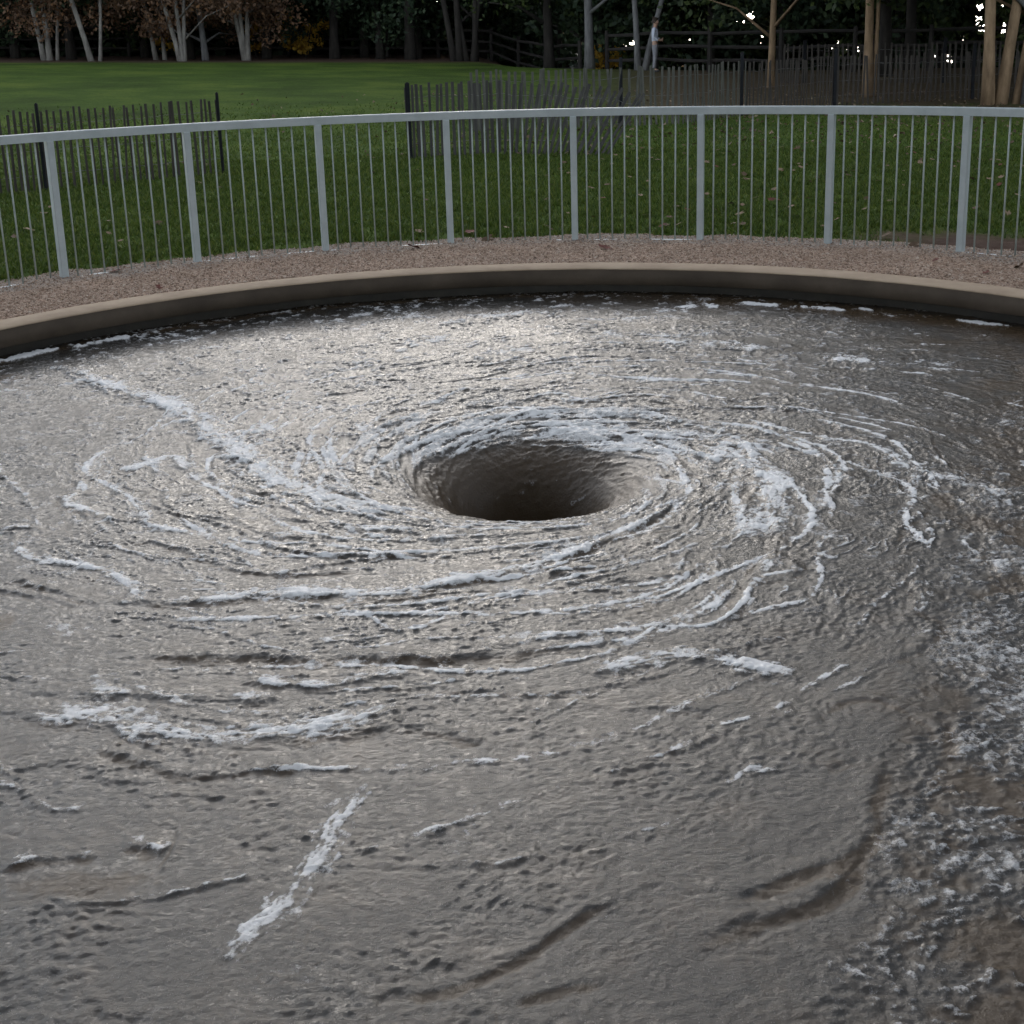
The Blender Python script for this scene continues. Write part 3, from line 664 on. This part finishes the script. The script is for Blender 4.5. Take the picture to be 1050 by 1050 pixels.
def slat_fence(pts, h, spacing, width, mat, label, posts=(), lean=None, post_h=None, postr=.018, jit=.02, back=None):
    P = [Vector((p[0], p[1], 0)) for p in pts]; root = empty("slat_fence", (P[0].x, P[0].y, float(terrain(P[0].x, P[0].y))))
    tag(root, label, "fence"); O = root.location
    L = [0]
    for a, b in zip(P, P[1:]): L.append(L[-1] + (b - a).length)
    def at(s):
        for i in range(len(P) - 1):
            if s <= L[i + 1] or i == len(P) - 2:
                t = (s - L[i]) / (L[i + 1] - L[i]); p = P[i].lerp(P[i + 1], t); d = (P[i + 1] - P[i]).normalized(); break
        p = p.copy(); p.z = float(terrain(p.x, p.y)); return p - O, d
    mb = MB(); s = 0.0; tops = {.2: [], .5: [], .82: []}
    while s < L[-1]:
        p, d = at(s); nrm = Vector((-d.y, d.x, 0)); u = s / L[-1]
        le = (lean(u) if lean else 0) + random.gauss(0, jit); bk = (back(u) if back else 0) + random.gauss(0, jit)
        axis = (Vector((0, 0, 1)) + d * math.tan(le) + nrm * math.tan(bk)).normalized()
        yv = axis.cross(d).normalized(); xv = yv.cross(axis).normalized()
        Mx = Matrix((xv, yv, axis)).transposed(); hh = h * random.uniform(.97, 1.03)
        mb.box(p + axis * (hh / 2 - .01), (width * random.uniform(.8, 1.15), .009, hh), Mx)
        for q in tops: tops[q].append(p + axis * (hh * q) + yv * .007)
        s += spacing * random.uniform(.85, 1.15)
    mb.build("slat_panel", mat, root)
    for q in tops:
        mb = MB(); mb.tube(tops[q], .003, 4); mb.build("wire", wire_m, root)
    for u in posts:
        p, d = at(u * L[-1]); nrm = Vector((-d.y, d.x, 0)); mb = MB()
        q = p - nrm * .03
        mb.box(q + Vector((0, 0, (post_h or h + .1) / 2 - .05)), (postr * 2, postr * 1.6, (post_h or h + .1) + .1)); mb.box(q + Vector((0, 0, (post_h or h + .1) + .004)), (postr * 1.2, postr * 1.2, .012))
        bevel(mb.build("post", iron, root), .003, 1)
    return root
slat_fence([(-7.6, 8.6), (-6.1, 9.38), (-5.45, 10.1), (-3.72, 11.5)], .92, .083, .028, slat_dark, "thin dark slat fence with two black posts on the lawn at left", posts=(.53, .995), post_h=.99, postr=.017)
slat_fence([(-1.46, 12.68), (-0.35, 13.1), (0.55, 12.75), (1.25, 12.55)], .98, .082, .042, slat_grey, "grey slat fence sagging and leaning over at its right end", posts=(0.002,), lean=lambda u: .58 * max(0, u - .42) / .58, back=lambda u: .5 * max(0, u - .45), postr=.03, post_h=1.0)
slat_fence([(-0.7, 16.8), (0.6, 17.0), (2.83, 17.67), (4.22, 19.54)], .97, .10, .042, slat_pale, "long pale slat fence on the lawn behind the leaning grey one", posts=(.42, .96), postr=.028, post_h=1.12, jit=.035)
slat_fence([(4.22, 19.54), (6.3, 21.6), (9.85, 22.6), (13, 23)], .95, .115, .042, slat_dark, "dim slat fence carrying on to the leafy right edge past the tan trunks", posts=(.3, .62), postr=.03, post_h=1.1, jit=.035)
slat_fence([(7.2, 31.5), (9.5, 30.0), (12.5, 28.5)], 1.0, .14, .05, slat_dark, "dark picket fence standing by the shady tree trunks at right", posts=(.1, .4, .7), postr=.04, post_h=1.1)

# ------------------------------------------------------------------ split rail fences at the wood's edge
old_wood = noisy_mat("old rail wood", [(.3, (.013, .012, .011)), (.55, (.027, .024, .022)), (.8, (.05, .044, .039))], scale=3, detail=8, rough=.9, bump=.4)
def rail_fence(pts, h, nr, label, step=2.6):
    root = empty("rail_fence", (pts[0][0], pts[0][1], float(terrain(*pts[0])))); tag(root, label, "fence"); O = Vector(root.location)
    Q = []
    for a, b in zip(pts, pts[1:]):
        k = max(1, round(math.hypot(b[0] - a[0], b[1] - a[1]) / step))
        Q += [(a[0] + (b[0] - a[0]) * i / k, a[1] + (b[1] - a[1]) * i / k) for i in range(k)]
    Q.append(pts[-1])
    Q = [Vector((x, y, float(terrain(x, y)))) - O for x, y in Q]
    for p in Q:
        mb = MB(); t = random.gauss(0, .02); mb.tube([p + Vector((0, 0, -.2)), p + Vector((t / 2, 0, h * .5)), p + Vector((t, 0, h + .12))], [.085, .08, .07], 7); mb.build("post", old_wood, root)
    for a, b in zip(Q, Q[1:]):
        for j in range(nr):
            z = h * (j + 1) / nr - .05; e = [random.gauss(0, .03) for _ in range(2)]
            mb = MB(); d = (b - a) * .02
            mb.tube([a - d + Vector((0, .0, z + e[0])), (a + b) / 2 + Vector((0, .02, z + sum(e) / 2 + random.gauss(0, .015))), b + d + Vector((0, .0, z + e[1]))], [.05, .06, .05], 6); mb.build("rail", old_wood, root)
rail_fence([(-27, 55), (-12.5, 58), (-1, 53.5), (2.4, 45.5)], 1.25, 3, "weathered split rail fence along the wood behind the left lawn")
rail_fence([(3.2, 42.5), (6.2, 38.5), (10.5, 37.2), (17, 35.5)], 1.25, 3, "weathered split rail fence in the shade behind the right trees")

# ------------------------------------------------------------------ trees
bark_pale = noisy_mat("pale birch bark", [(.3, (.07, .066, .06)), (.5, (.16, .15, .135)), (.75, (.26, .25, .225))], scale=3.0, detail=8, rough=.85, bump=.4, stretch=(2, 2, .7))
bark_dark = noisy_mat("dark bark", [(.3, (.013, .011, .010)), (.55, (.026, .023, .02)), (.8, (.048, .042, .036))], scale=3, detail=8, rough=.95, bump=.6, stretch=(2.5, 2.5, .6))
bark_tan = noisy_mat("tan bark", [(.3, (.11, .075, .045)), (.55, (.24, .165, .10)), (.8, (.36, .26, .17))], scale=3, detail=8, rough=.9, bump=.5, stretch=(2.5, 2.5, .7))
bark_grey = noisy_mat("grey bark", [(.3, (.07, .07, .07)), (.55, (.14, .14, .14)), (.8, (.22, .22, .215))], scale=3, detail=8, rough=.9, bump=.5, stretch=(2.5, 2.5, .7))
lf_rust = leaf_mat("rusty autumn leaves", (.085, .052, .034), (.14, .09, .058), .3, (.20, .105, .05))
lf_green = leaf_mat("dark green leaves", (.018, .032, .010), (.035, .055, .016), .25, (.06, .08, .022))
lf_deep = leaf_mat("deep evergreen leaves", (.014, .026, .014), (.026, .044, .022), .15, (.045, .065, .030))
lf_glow = leaf_mat("yellow leaves with painted sun glow", (.26, .16, .025), (.44, .27, .04), .5, (.6, .4, .06))  # glow of sun through foliage, painted into the leaf colour

def leaves(centres, radii, per, size, squash=.75):
    """many small leaf quads gathered in clumps"""
    C_ = np.repeat(np.asarray(centres, float), per, 0); Rr = np.repeat(np.asarray(radii, float), per)
    k = len(C_); v = rng.normal(size=(k, 3)); v /= np.linalg.norm(v, axis=1)[:, None]
    p = C_ + v * (Rr * rng.random(k) ** .45)[:, None] * np.array([1, 1, squash])
    a = rng.normal(size=(k, 3)); a /= np.linalg.norm(a, axis=1)[:, None]
    b = np.cross(a, rng.normal(size=(k, 3))); b /= np.linalg.norm(b, axis=1)[:, None]
    s = size * rng.uniform(.6, 1.3, k)[:, None]
    V = np.stack([p - a * s * .5, p + b * s * .28, p + a * s * .5, p - b * s * .28], 1).reshape(-1, 3)
    return V, np.arange(4 * k).reshape(-1, 4)

def tree(name, x, y, stems, H, crown_lo, crown_r, bark, lf, label, group=None, nclump=34, per=95, size=.17, r0=.14, limbs=5, crown_dx=0.0, squash=.75, cat="tree"):
    """stems: (base dx, lean dx per metre, radius factor)"""
    z0 = float(terrain(x, y)); root = empty(name, (x, y, z0)); tag(root, label, cat, group)
    mb = MB(); cl = []; cr = []
    for (dx, ln, rf) in stems:
        pts = []; rad = []; ph = random.uniform(0, 6); hh = H * random.uniform(.82, .98)
        for i in range(9):
            t = i / 8; z = -.25 + t * hh
            pts.append(Vector((dx + ln * max(z, 0) * (1 - .25 * t) + .05 * math.sin(ph + 4 * t), random.uniform(-.02, .02) + (.08 * math.sin(ph * 2)) * t * 3, z)))
            rad.append(r0 * rf * (1.0 - .8 * t) * (1.35 if i == 0 else 1.0) + .012)
        mb.tube(pts, rad, 9)
        for j in range(limbs):
            t = random.uniform(max(.12, crown_lo / H * .8), .9); b = pts[0].lerp(pts[-1], t)
            i = min(7, int(t * 8)); b = pts[i].lerp(pts[i + 1], t * 8 - i)
            an = random.uniform(0, 6.28); ll = crown_r * random.uniform(.5, .95) * (1.1 - .5 * t)
            e = b + Vector((math.cos(an) * ll, math.sin(an) * ll, ll * random.uniform(.15, .7)))
            m_ = b.lerp(e, .5) + Vector((0, 0, .12 * ll))
            rr = r0 * rf * (1 - .8 * t) * .5 + .008
            mb.tube([b, m_, e], [rr, rr * .6, rr * .25], 6); cl.append(e); cr.append(crown_r * random.uniform(.22, .38))
    mb.build("trunk", bark, root, smooth=True)
    zc = (H + crown_lo) / 2; hz = (H - crown_lo) / 2 + .3
    while len(cl) < nclump:
        v = Vector((random.uniform(-1, 1), random.uniform(-1, 1), random.uniform(-1, 1)))
        if v.length > 1 or v.length < .25: continue
        t = (v.z + 1) / 2
        cl.append(Vector((crown_dx + v.x * crown_r * (1.1 - .35 * t), v.y * crown_r * (1.1 - .35 * t), zc + v.z * hz))); cr.append(crown_r * random.uniform(.2, .36))
    V, F = leaves([tuple(c) for c in cl], cr, per, size, squash)
    mesh_np("crown", V, F, lf, root, smooth=False)
    return root

birch_stems = [
 (-17.97, 48.0, [(-.1, -.14, 1), (.1, -.03, 1.1), (.38, .12, .6)], "three stemmed birch farthest left before the wood"),
 (-15.9, 46.6, [(0, -.22, 1), (.28, .11, .6)], "wide forked birch with one white trunk leaning left"),
 (-14.1, 49.6, [(-.1, -.13, .9), (.18, .05, .75)], "slim two stemmed birch beside the straight grey trunk"),
 (-12.6, 47.0, [(-.08, -.25, .9), (.04, -.02, .85), (.1, .1, .7)], "birch with one long trunk leaning far left"),
 (-10.6, 49.0, [(-.05, -.17, .9), (.02, -.09, .8), (.1, .09, .95)], "whitest birch, three stems fanning from one foot"),
]
for x, y, st, lab in birch_stems:
    tree("birch_tree", x, y, st, 8.5, 1.1, 2.8, bark_pale, lf_rust, lab, nclump=70, per=130, size=.16, r0=.095, limbs=3)
tree("straight_tree", -12.1, 48.9, [(0, -.08, 1)], 8.5, .9, 2.3, bark_grey, lf_rust, "single straight grey trunk between two birches", nclump=44, per=110, r0=.12, limbs=4)
tree("evergreen_tree", -7.5, 52.5, [(0, .02, 1)], 10.5, .9, 3.2, bark_dark, lf_deep, "dark evergreen left of the others past the lawn", nclump=60, per=120, size=.2, r0=.2)
tree("evergreen_tree", -5.6, 52.5, [(0, -.04, .8)], 10.5, .9, 3.2, bark_dark, lf_deep, "dark evergreen with a thin trunk at the lawn edge", nclump=60, per=120, size=.2, r0=.2)
tree("evergreen_tree", -4.3, 51, [(0, .0, 1.1)], 11, .9, 3.2, bark_dark, lf_deep, "dark evergreen beside the many stemmed tree", nclump=60, per=120, size=.2, r0=.2)
tree("many_stemmed_tree", -2.0, 48.6, [(-.3, -.18, .8), (-.1, -.05, .9), (.15, -.16, .6), (.3, .16, .7), (.45, .02, .8)], 10, 2.1, 3.0, bark_dark, lf_green, "dark tree with five crossing stems at the far lawn edge", nclump=50, per=110, size=.18, r0=.15)
tree("shade_tree", 1.27, 46.2, [(0, .0, 1)], 10.5, 2.2, 2.9, bark_dark, lf_green, "dark straight tree left of the thick grey trunk", nclump=50, per=110, size=.18, r0=.2)
tree("shade_tree", 2.6, 42.4, [(0, .0, 1.2)], 11, 2.6, 2.8, bark_grey, lf_green, "thick upright grey trunk left of the standing person", nclump=46, per=110, size=.18, r0=.13)
tree("forked_tree", 4.05, 39.6, [(-.05, -.07, 1), (.17, .30, .9)], 9.5, 2.3, 2.9, bark_grey, lf_green, "forked tree whose right stem leans over the person", nclump=44, per=110, size=.17, r0=.10)
tree("tan_tree", 6.5, 29.2, [(0, .01, 1)], 12, 2.0, 3.4, bark_tan, lf_green, "small tan trunk behind the middle of the pale fence", nclump=75, per=230, size=.18, r0=.078)
tree("tan_tree", 7.65, 24.1, [(0, -.03, 1.15), (.06, .03, .45)], 12.5, 2.4, 3.4, bark_tan, lf_green, "tall tan trunk with a thin side stem behind the railing", nclump=75, per=230, size=.18, r0=.078)
tree("clump_tree", 9.1, 20.6, [(-.10, -.03, 1.2), (.12, .13, 1.15), (.45, .16, .7)], 12.5, 2.5, 3.6, bark_tan, lf_green, "tan tree of three thick stems near the right edge", nclump=75, per=230, size=.18, r0=.085)
tree("grey_tree", 9.75, 20.4, [(0, .0, 1)], 12.5, 2.6, 3.5, bark_grey, lf_green, "grey trunk at the very right edge beside three tan stems", nclump=70, per=230, size=.18, r0=.12)

# woods behind: each tree its own thing; nothing tells them apart
wood = []
for i in range(26):
    a = -.50 + i * .040 + random.uniform(-.012, .012); d = (61 if a < .06 else 52) + random.uniform(-2.5, 3.5)
    wood.append((d * math.sin(a), CAM_Y + d * math.cos(a)))
for i, (x, y) in enumerate(wood):
    tree("wood_tree", x, y, [(0, random.uniform(-.06, .06), 1)], random.uniform(12.5, 15), 1.0, random.uniform(3.2, 4.0), bark_dark, lf_deep if i % 3 else lf_green, "dark leafy tree standing in the shady wood past the rail fences", group="trees of the dark wood", nclump=100, per=100, size=.27, r0=.17, limbs=5)
# right-hand woodland that shades the right of the pool
for x, y in ((13.5, 27), (15.5, 33), (12.5, 38), (17.5, 22), (10.5, 33.5), (16.5, 17.5), (20.5, 16), (21, 26), (23, 20)):
    tree("wood_tree", x, y, [(0, random.uniform(-.06, .06), 1)], random.uniform(13, 16), 1.4, 4.0, bark_dark, lf_green, "dark leafy tree standing in the shady wood past the rail fences", group="trees of the dark wood", nclump=100, per=130, size=.24, r0=.17, limbs=5)

# unseen trees added behind the viewer to darken the near water
for i, (x, y, h) in enumerate(((-7.5, -8.5, 9), (-4.5, -11, 10.5), (-1.3, -11.8, 11), (2.2, -11.6, 10.5), (5.2, -10.5, 10), (8.0, -8.0, 9.5), (-9.5, -5, 8), (9.8, -4.5, 9.5))):
    tree("added_shade_tree", x, y, [(0, random.uniform(-.04, .04), 1)], h + 2, 1.6, 3.6, bark_dark, lf_green, "unseen leafy tree added behind the viewer to shade the water", group="shading trees added behind the viewer", nclump=90, per=150, size=.24, r0=.16, limbs=5)

# shrubs added to carry the painted glow of sunlit foliage
def shrub(x, y, w_, h, lf, label, name="shrub", per=110, n=22, size=.16, group=None):
    z0 = float(terrain(x, y)); root = empty(name, (x, y, z0)); tag(root, label, "shrub", group)
    mb = MB()
    for i in range(5):
        a = random.uniform(0, 6.28); mb.tube([(0, 0, -.1), (math.cos(a) * w_ * .2, math.sin(a) * w_ * .2, h * .5), (math.cos(a) * w_ * .4, math.sin(a) * w_ * .4, h * .85)], [.03, .02, .008], 5)
    mb.build("stem", bark_dark, root, smooth=True)
    cl = [(random.uniform(-w_, w_) * .75, random.uniform(-w_, w_) * .6, h * random.uniform(.18, .85)) for _ in range(n)]
    V, F = leaves(cl, [w_ * random.uniform(.28, .5) for _ in range(n)], per, size); mesh_np("foliage", V, F, lf, root, smooth=False)
shrub(-8.9, 53.6, 1.2, 1.9, lf_glow, "bush with sunlit yellow painted on, left of the dark evergreens", "painted_glow_shrub", n=14, per=60)
shrub(-11.0, 53.5, .6, 1.5, lf_glow, "small bush with sunlit yellow painted on, right of the whitest birch", "painted_glow_shrub", n=9, per=50)
shrub(-14.9, 54, .6, 1.6, lf_glow, "small bush with sunlit yellow painted on, between the birch stems", "painted_glow_shrub", n=9, per=45)
shrub(3.3, 46.5, .8, 1.9, lf_glow, "bush with sunlit yellow painted on, behind the forked tree", "painted_glow_shrub", n=12, per=60)

def far_wood():
    """the far-off mass of foliage behind the last trees, one body"""
    k = 120000; a = rng.uniform(-.62, 1.1, k); d = np.where(a < .05, rng.uniform(66, 82, k), rng.uniform(56, 68, k))
    x = d * np.sin(a); y = CAM_Y + d * np.cos(a); zt = terrain(x, y)
    top = 12 + 3 * fbm(x, y, 6, 3, 171) + np.where(a > .05, 5, 0)
    z = zt * np.where(a > .05, .6, 1) + rng.random(k) ** 1.15 * top
    s = rng.uniform(.45, .95, k)
    # thin places where the river's brightness comes through
    el = (z - CAM_Z) / d
    keep = np.ones(k, bool)
    for ga, ge, ra, re in ((.084, -.010, .010, .010), (.165, -.002, .010, .008), (.176, -.016, .007, .006), (.232, -.022, .013, .007), (.275, -.027, .012, .006), (.335, -.004, .018, .016), (.30, -.03, .01, .006)):
        keep &= (((a - ga) / ra) ** 2 + ((el - ge) / re) ** 2 > 1) | (rng.random(k) < .10)
    x, y, z, s = x[keep], y[keep], z[keep], s[keep]; k = len(x)
    p = np.stack([x, y, z], -1)
    a_ = rng.normal(size=(k, 3)); a_ /= np.linalg.norm(a_, axis=1)[:, None]
    b_ = np.cross(a_, rng.normal(size=(k, 3))); b_ /= np.linalg.norm(b_, axis=1)[:, None]; s = s[:, None]
    V = np.stack([p - a_ * s * .5, p + b_ * s * .4, p + a_ * s * .5, p - b_ * s * .4], 1).reshape(-1, 3)
    tag(mesh_np("far_wood", V, np.arange(4 * k).reshape(-1, 4), lf_deep, smooth=False), "dark mass of far foliage closing the view above the lawn", "wood", kind='stuff')
far_wood()

# ------------------------------------------------------------------ person by the forked tree
def person():
    x, y = 4.45, 38.4; root = empty("person", (x, y, float(terrain(x, y))), R(100))
    tag(root, "person in a pale shirt standing beside the forked tree", "person")
    skin = noisy_mat("skin", [(.3, (.36, .22, .16)), (.7, (.45, .29, .21))], scale=12, rough=.6, bump=.05)
    shirt = noisy_mat("pale shirt", [(.3, (.42, .46, .55)), (.7, (.55, .59, .68))], scale=9, rough=.85, bump=.3)
    trou = noisy_mat("grey trousers", [(.3, (.17, .17, .19)), (.7, (.25, .25, .27))], scale=9, rough=.85, bump=.3)
    hair = noisy_mat("dark hair", [(.3, (.02, .015, .012)), (.7, (.05, .035, .025))], scale=20, rough=.6, bump=.4)
    shoe = noisy_mat("dark shoes", [(.3, (.03, .03, .03)), (.7, (.06, .06, .06))], scale=10, rough=.6, bump=.1)
    def skinned(name, verts, edges, mat, root_i=0, sub=2):
        me = bpy.data.meshes.new(name); me.from_pydata([v[:3] for v in verts], edges, []); me.materials.append(mat)
        o = bpy.data.objects.new(name, me); COL.objects.link(o); o.parent = root
        s = o.modifiers.new("skin", 'SKIN'); s.use_smooth_shade = True
        if not me.skin_vertices:
            bpy.context.view_layer.objects.active = o
        for i, v in enumerate(verts):
            me.skin_vertices[0].data[i].radius = (v[3], v[4] if len(v) > 4 else v[3]); me.skin_vertices[0].data[i].use_root = (i == root_i)
        q = o.modifiers.new("sub", 'SUBSURF'); q.levels = sub; q.render_levels = sub
        return o
    # facing local -Y; weight on both feet, arms folded forward on the stomach
    B = [(0, 0, .92, .13, .10), (0, .01, 1.08, .115, .09), (0, .01, 1.25, .135, .10), (0, .02, 1.40, .10, .08), (0, 0, 1.47, .05, .05), (0, -.02, 1.56, .075, .085), (0, -.015, 1.65, .08, .095), (0, -.01, 1.71, .05, .06),
         (-.17, .01, 1.38, .05, .05), (-.22, .03, 1.13, .038, .038), (-.16, -.16, 1.02, .03, .03), (-.09, -.22, 1.02, .026, .018), (-.04, -.25, 1.0, .012, .012),
         (.17, .01, 1.38, .05, .05), (.22, .03, 1.13, .038, .038), (.16, -.16, 1.04, .03, .03), (.09, -.22, 1.05, .026, .018), (.04, -.25, 1.04, .012, .012),
         (-.09, 0, .82, .085, .085), (-.10, -.01, .48, .055, .06), (-.10, .03, .10, .038, .04), (-.11, -.12, .035, .035, .03),
         (.09, 0, .82, .085, .085), (.10, .01, .48, .055, .06), (.11, .05, .10, .038, .04), (.12, -.10, .035, .035, .03)]
    E_ = [(0, 1), (1, 2), (2, 3), (3, 4), (4, 5), (5, 6), (6, 7), (3, 8), (8, 9), (9, 10), (10, 11), (11, 12), (3, 13), (13, 14), (14, 15), (15, 16), (16, 17), (0, 18), (18, 19), (19, 20), (20, 21), (0, 22), (22, 23), (23, 24), (24, 25)]
    # fingers
    for sgn, wi in ((-1, 11), (1, 16)):
        for f in range(4):
            b = B[wi]; i0 = len(B)
            B.append((b[0] - sgn * .035, b[1] - .03, b[2] + .03 - .02 * f, .009)); B.append((b[0] - sgn * .075, b[1] - .035, b[2] + .028 - .02 * f, .008)); E_ += [(wi, i0), (i0, i0 + 1)]
        b = B[wi]; i0 = len(B); B.append((b[0] - sgn * .01, b[1] - .02, b[2] + .05, .010)); B.append((b[0] - sgn * .035, b[1] - .045, b[2] + .06, .009)); E_ += [(wi, i0), (i0, i0 + 1)]
    # nose and ears
    i0 = len(B); B += [(0, -.125, 1.605, .012), (-.085, 0, 1.61, .014), (.085, 0, 1.61, .014)]; E_ += [(6, i0), (6, i0 + 1), (6, i0 + 2)]
    skinned("body", B, E_, skin)
    S = [(0, .005, .93, .155, .125), (0, .01, 1.08, .135, .112), (0, .01, 1.25, .155, .122), (0, .02, 1.40, .115, .095), (0, .01, 1.455, .06, .06), (-.17, .01, 1.38, .065, .065), (-.22, .03, 1.13, .052, .052), (-.175, -.13, 1.03, .042, .042), (.17, .01, 1.38, .065, .065), (.22, .03, 1.13, .052, .052), (.175, -.13, 1.05, .042, .042)]
    skinned("shirt", S, [(0, 1), (1, 2), (2, 3), (3, 4), (3, 5), (5, 6), (6, 7), (3, 8), (8, 9), (9, 10)], shirt)
    T = [(0, 0, .95, .135, .11), (0, 0, .87, .14, .115), (-.09, 0, .80, .098, .1), (-.10, -.01, .48, .07, .075), (-.10, .03, .09, .058, .06), (.09, 0, .80, .098, .1), (.10, .01, .48, .07, .075), (.11, .05, .09, .058, .06)]
    skinned("trousers", T, [(0, 1), (1, 2), (2, 3), (3, 4), (1, 5), (5, 6), (6, 7)], trou)
    H_ = [(0, .03, 1.60, .085, .075), (0, .015, 1.68, .092, .095), (0, 0, 1.735, .06, .075)]
    skinned("hair", H_, [(0, 1), (1, 2)], hair, 1)
    for a in (((-.11, .06, .04, .042), (-.115, -.05, .04, .044), (-.12, -.15, .032, .034)), ((.12, .08, .04, .042), (.125, -.03, .04, .044), (.13, -.13, .032, .034))):
        skinned("shoe", a, [(0, 1), (1, 2)], shoe)
    eye = noisy_mat("dark eyes", [(.3, (.02, .02, .02)), (.7, (.05, .04, .03))], scale=10, rough=.3, bump=0)
    for sx in (-.03, .03):
        mb = MB(); mb.tube([(sx, -.098, 1.628), (sx, -.112, 1.628)], [.014, .006], 8); mb.build("eye", eye, root, smooth=True)
    mb = MB(); mb.tube([(-.028, -.098, 1.565), (0, -.108, 1.562), (.028, -.098, 1.565)], .006, 6); mb.build("mouth", noisy_mat("lips", [(.3, (.30, .12, .10)), (.7, (.36, .16, .13))], scale=10, bump=0), root, smooth=True)
    root.rotation_euler = (0, 0, R(75))
    root.scale = (.95, .95, .95)
person()

# ------------------------------------------------------------------ fallen leaves
def leaf_mesh(seed, mat):
    """a curled lobed leaf about 1 unit long"""
    rd = random.Random(seed); prof = []
    for i in range(15):
        a = -2.75 + 5.5 * i / 14; lob = .34 + .16 * abs(math.cos(2.5 * a)) + rd.uniform(-.04, .04)
        prof.append((lob * math.sin(a) * .8, lob * math.cos(a)))
    V = [(0, -.1, .02)] + [(x, y, .22 * rd.uniform(.6, 1.2) * (x * x * 2 + y * y) + .03 * math.sin(7 * x)) for x, y in prof]
    V += [(0, -.62, .05), (.02, -.1, .03), (.02, -.62, .06)]
    n = len(prof); F = [(0, i, i + 1) for i in range(1, n)] + [(0, n + 1, n + 3, n + 2)]
    me = bpy.data.meshes.new("fallen_leaf"); me.from_pydata(V, [], F); me.materials.append(mat)
    return me
lm_red = noisy_mat("dry red leaf", [(.3, (.07, .022, .018)), (.7, (.16, .05, .035))], scale=3, rough=.8, bump=.3)
lm_brown = noisy_mat("dry brown leaf", [(.3, (.06, .038, .022)), (.7, (.13, .085, .05))], scale=3, rough=.8, bump=.3)
lm_tan = noisy_mat("dry tan leaf", [(.3, (.15, .10, .06)), (.7, (.25, .18, .12))], scale=3, rough=.8, bump=.3)
LM = {'red': [leaf_mesh(i, lm_red) for i in range(4)], 'brown': [leaf_mesh(10 + i, lm_brown) for i in range(4)], 'tan': [leaf_mesh(20 + i, lm_tan) for i in range(4)]}
def leaf(kind, x, y, s, label, group=None, z=None):
    o = bpy.data.objects.new("fallen_leaf", random.choice(LM[kind])); COL.objects.link(o)
    zz = (float(gravel_h(np.array([x]), np.array([y]))[0]) if math.hypot(x, y) < 5.75 else float(terrain(x, y)) + .02) + .012 if z is None else z
    o.location = (x, y, zz); o.rotation_euler = (random.gauss(0, .25), random.gauss(0, .25), random.uniform(0, 6.28)); o.scale = (s, s, s)
    tag(o, label, "leaf", group)
GL = "leaves on the gravel"
for kind, x, y, s, lab in (
    ('red', -3.10, 4.52, .12, "dark red leaf on the gravel right of the leftmost steel post"),
    ('red', -2.57, 3.72, .07, "small red leaf touching the curb at the left"),
    ('red', -0.86, 5.18, .15, "broad dark red leaf on the gravel left of the middle"),
    ('red', -0.43, 5.82, .12, "dark red leaf at the grass edge under the railing bars"),
    ('brown', -0.27, 5.52, .14, "curled brown leaf under the railing next to a red one"),
    ('red', 0.68, 4.98, .13, "single dark leaf on the gravel right of the middle post"),
    ('brown', 1.30, 4.56, .05, "tiny brown leaf close to the curb in the middle"),
    ('tan', 2.58, 5.6, .10, "pale leaf by the bare soil under the right railing"),
    ('brown', 2.95, 5.05, .12, "brown leaf lying on the gravel behind the next post"),
    ('brown', 3.06, 4.62, .10, "brown leaf on the grey gravel left of the last post"),
    ('red', 3.02, 3.96, .07, "small leaf on the curb edge at the right"),
    ('red', 3.22, 3.46, .07, "reddish leaf beside the curb near the right edge"),
    ('brown', 3.52, 3.66, .11, "large dark brown leaf on gravel at the right edge"),
    ('brown', 3.62, 4.12, .08, "thin brown leaf on the grey gravel right of the last post")):
    leaf(kind, x, y, s, lab, GL)
leaf('tan', -4.52, 6.70, .13, "pale torn leaf on the grass behind the left railing")
leaf('tan', -4.77, 7.85, .12, "tan leaf on the grass by the foot of the left slat fence")
leaf('tan', -3.73, 10.2, .12, "pale leaf on the grass below the right end of the left slat fence")
# the leaf litter on the lawn: thicker towards the trees on the right
# (thick under the trees)
n_l = 0; far_leaf = []
while n_l < 270 or len(far_leaf) < 1500:
    d = random.uniform(11.6, 33); a = random.uniform(-.45, .45); x = d * math.sin(a); y = CAM_Y + d * math.cos(a)
    dens = .06 + .94 * float(sm(-.16, .20, np.float64(a))) * (.35 + .65 * float(sm(12, 24, np.float64(d))))
    if random.random() > dens or math.hypot(x, y) < 5.75: continue
    k = random.choices(('brown', 'tan', 'red'), (.5, .38, .12))[0]; s = random.uniform(.045, .095)
    if d < 19 and n_l < 270:
        leaf(k, x, y, s, "small dry leaf lying in the grass behind the railing", "dry leaves scattered over the lawn"); n_l += 1
    elif d >= 19 and len(far_leaf) < 1500: far_leaf.append((x, y, s))
V = []; F = []
for x, y, s in far_leaf:
    z = float(terrain(x, y)) + .035; a = random.uniform(0, 6.28); c, q = math.cos(a) * s * .5, math.sin(a) * s * .5; n = len(V)
    V += [(x - c, y - q, z), (x + q * .7, y - c * .7, z + random.uniform(0, .05)), (x + c, y + q, z + random.uniform(0, .04)), (x - q * .7, y + c * .7, z + random.uniform(0, .05))]; F.append((n, n + 1, n + 2, n + 3))
litter = leaf_mat("leaf litter", (.05, .032, .02), (.12, .08, .05), .1, (.28, .22, .15))
tag(mesh_np("leaf_litter", np.array(V), np.array(F), litter, smooth=False), "dry brown leaf litter under the far trees", "leaves", kind='stuff')
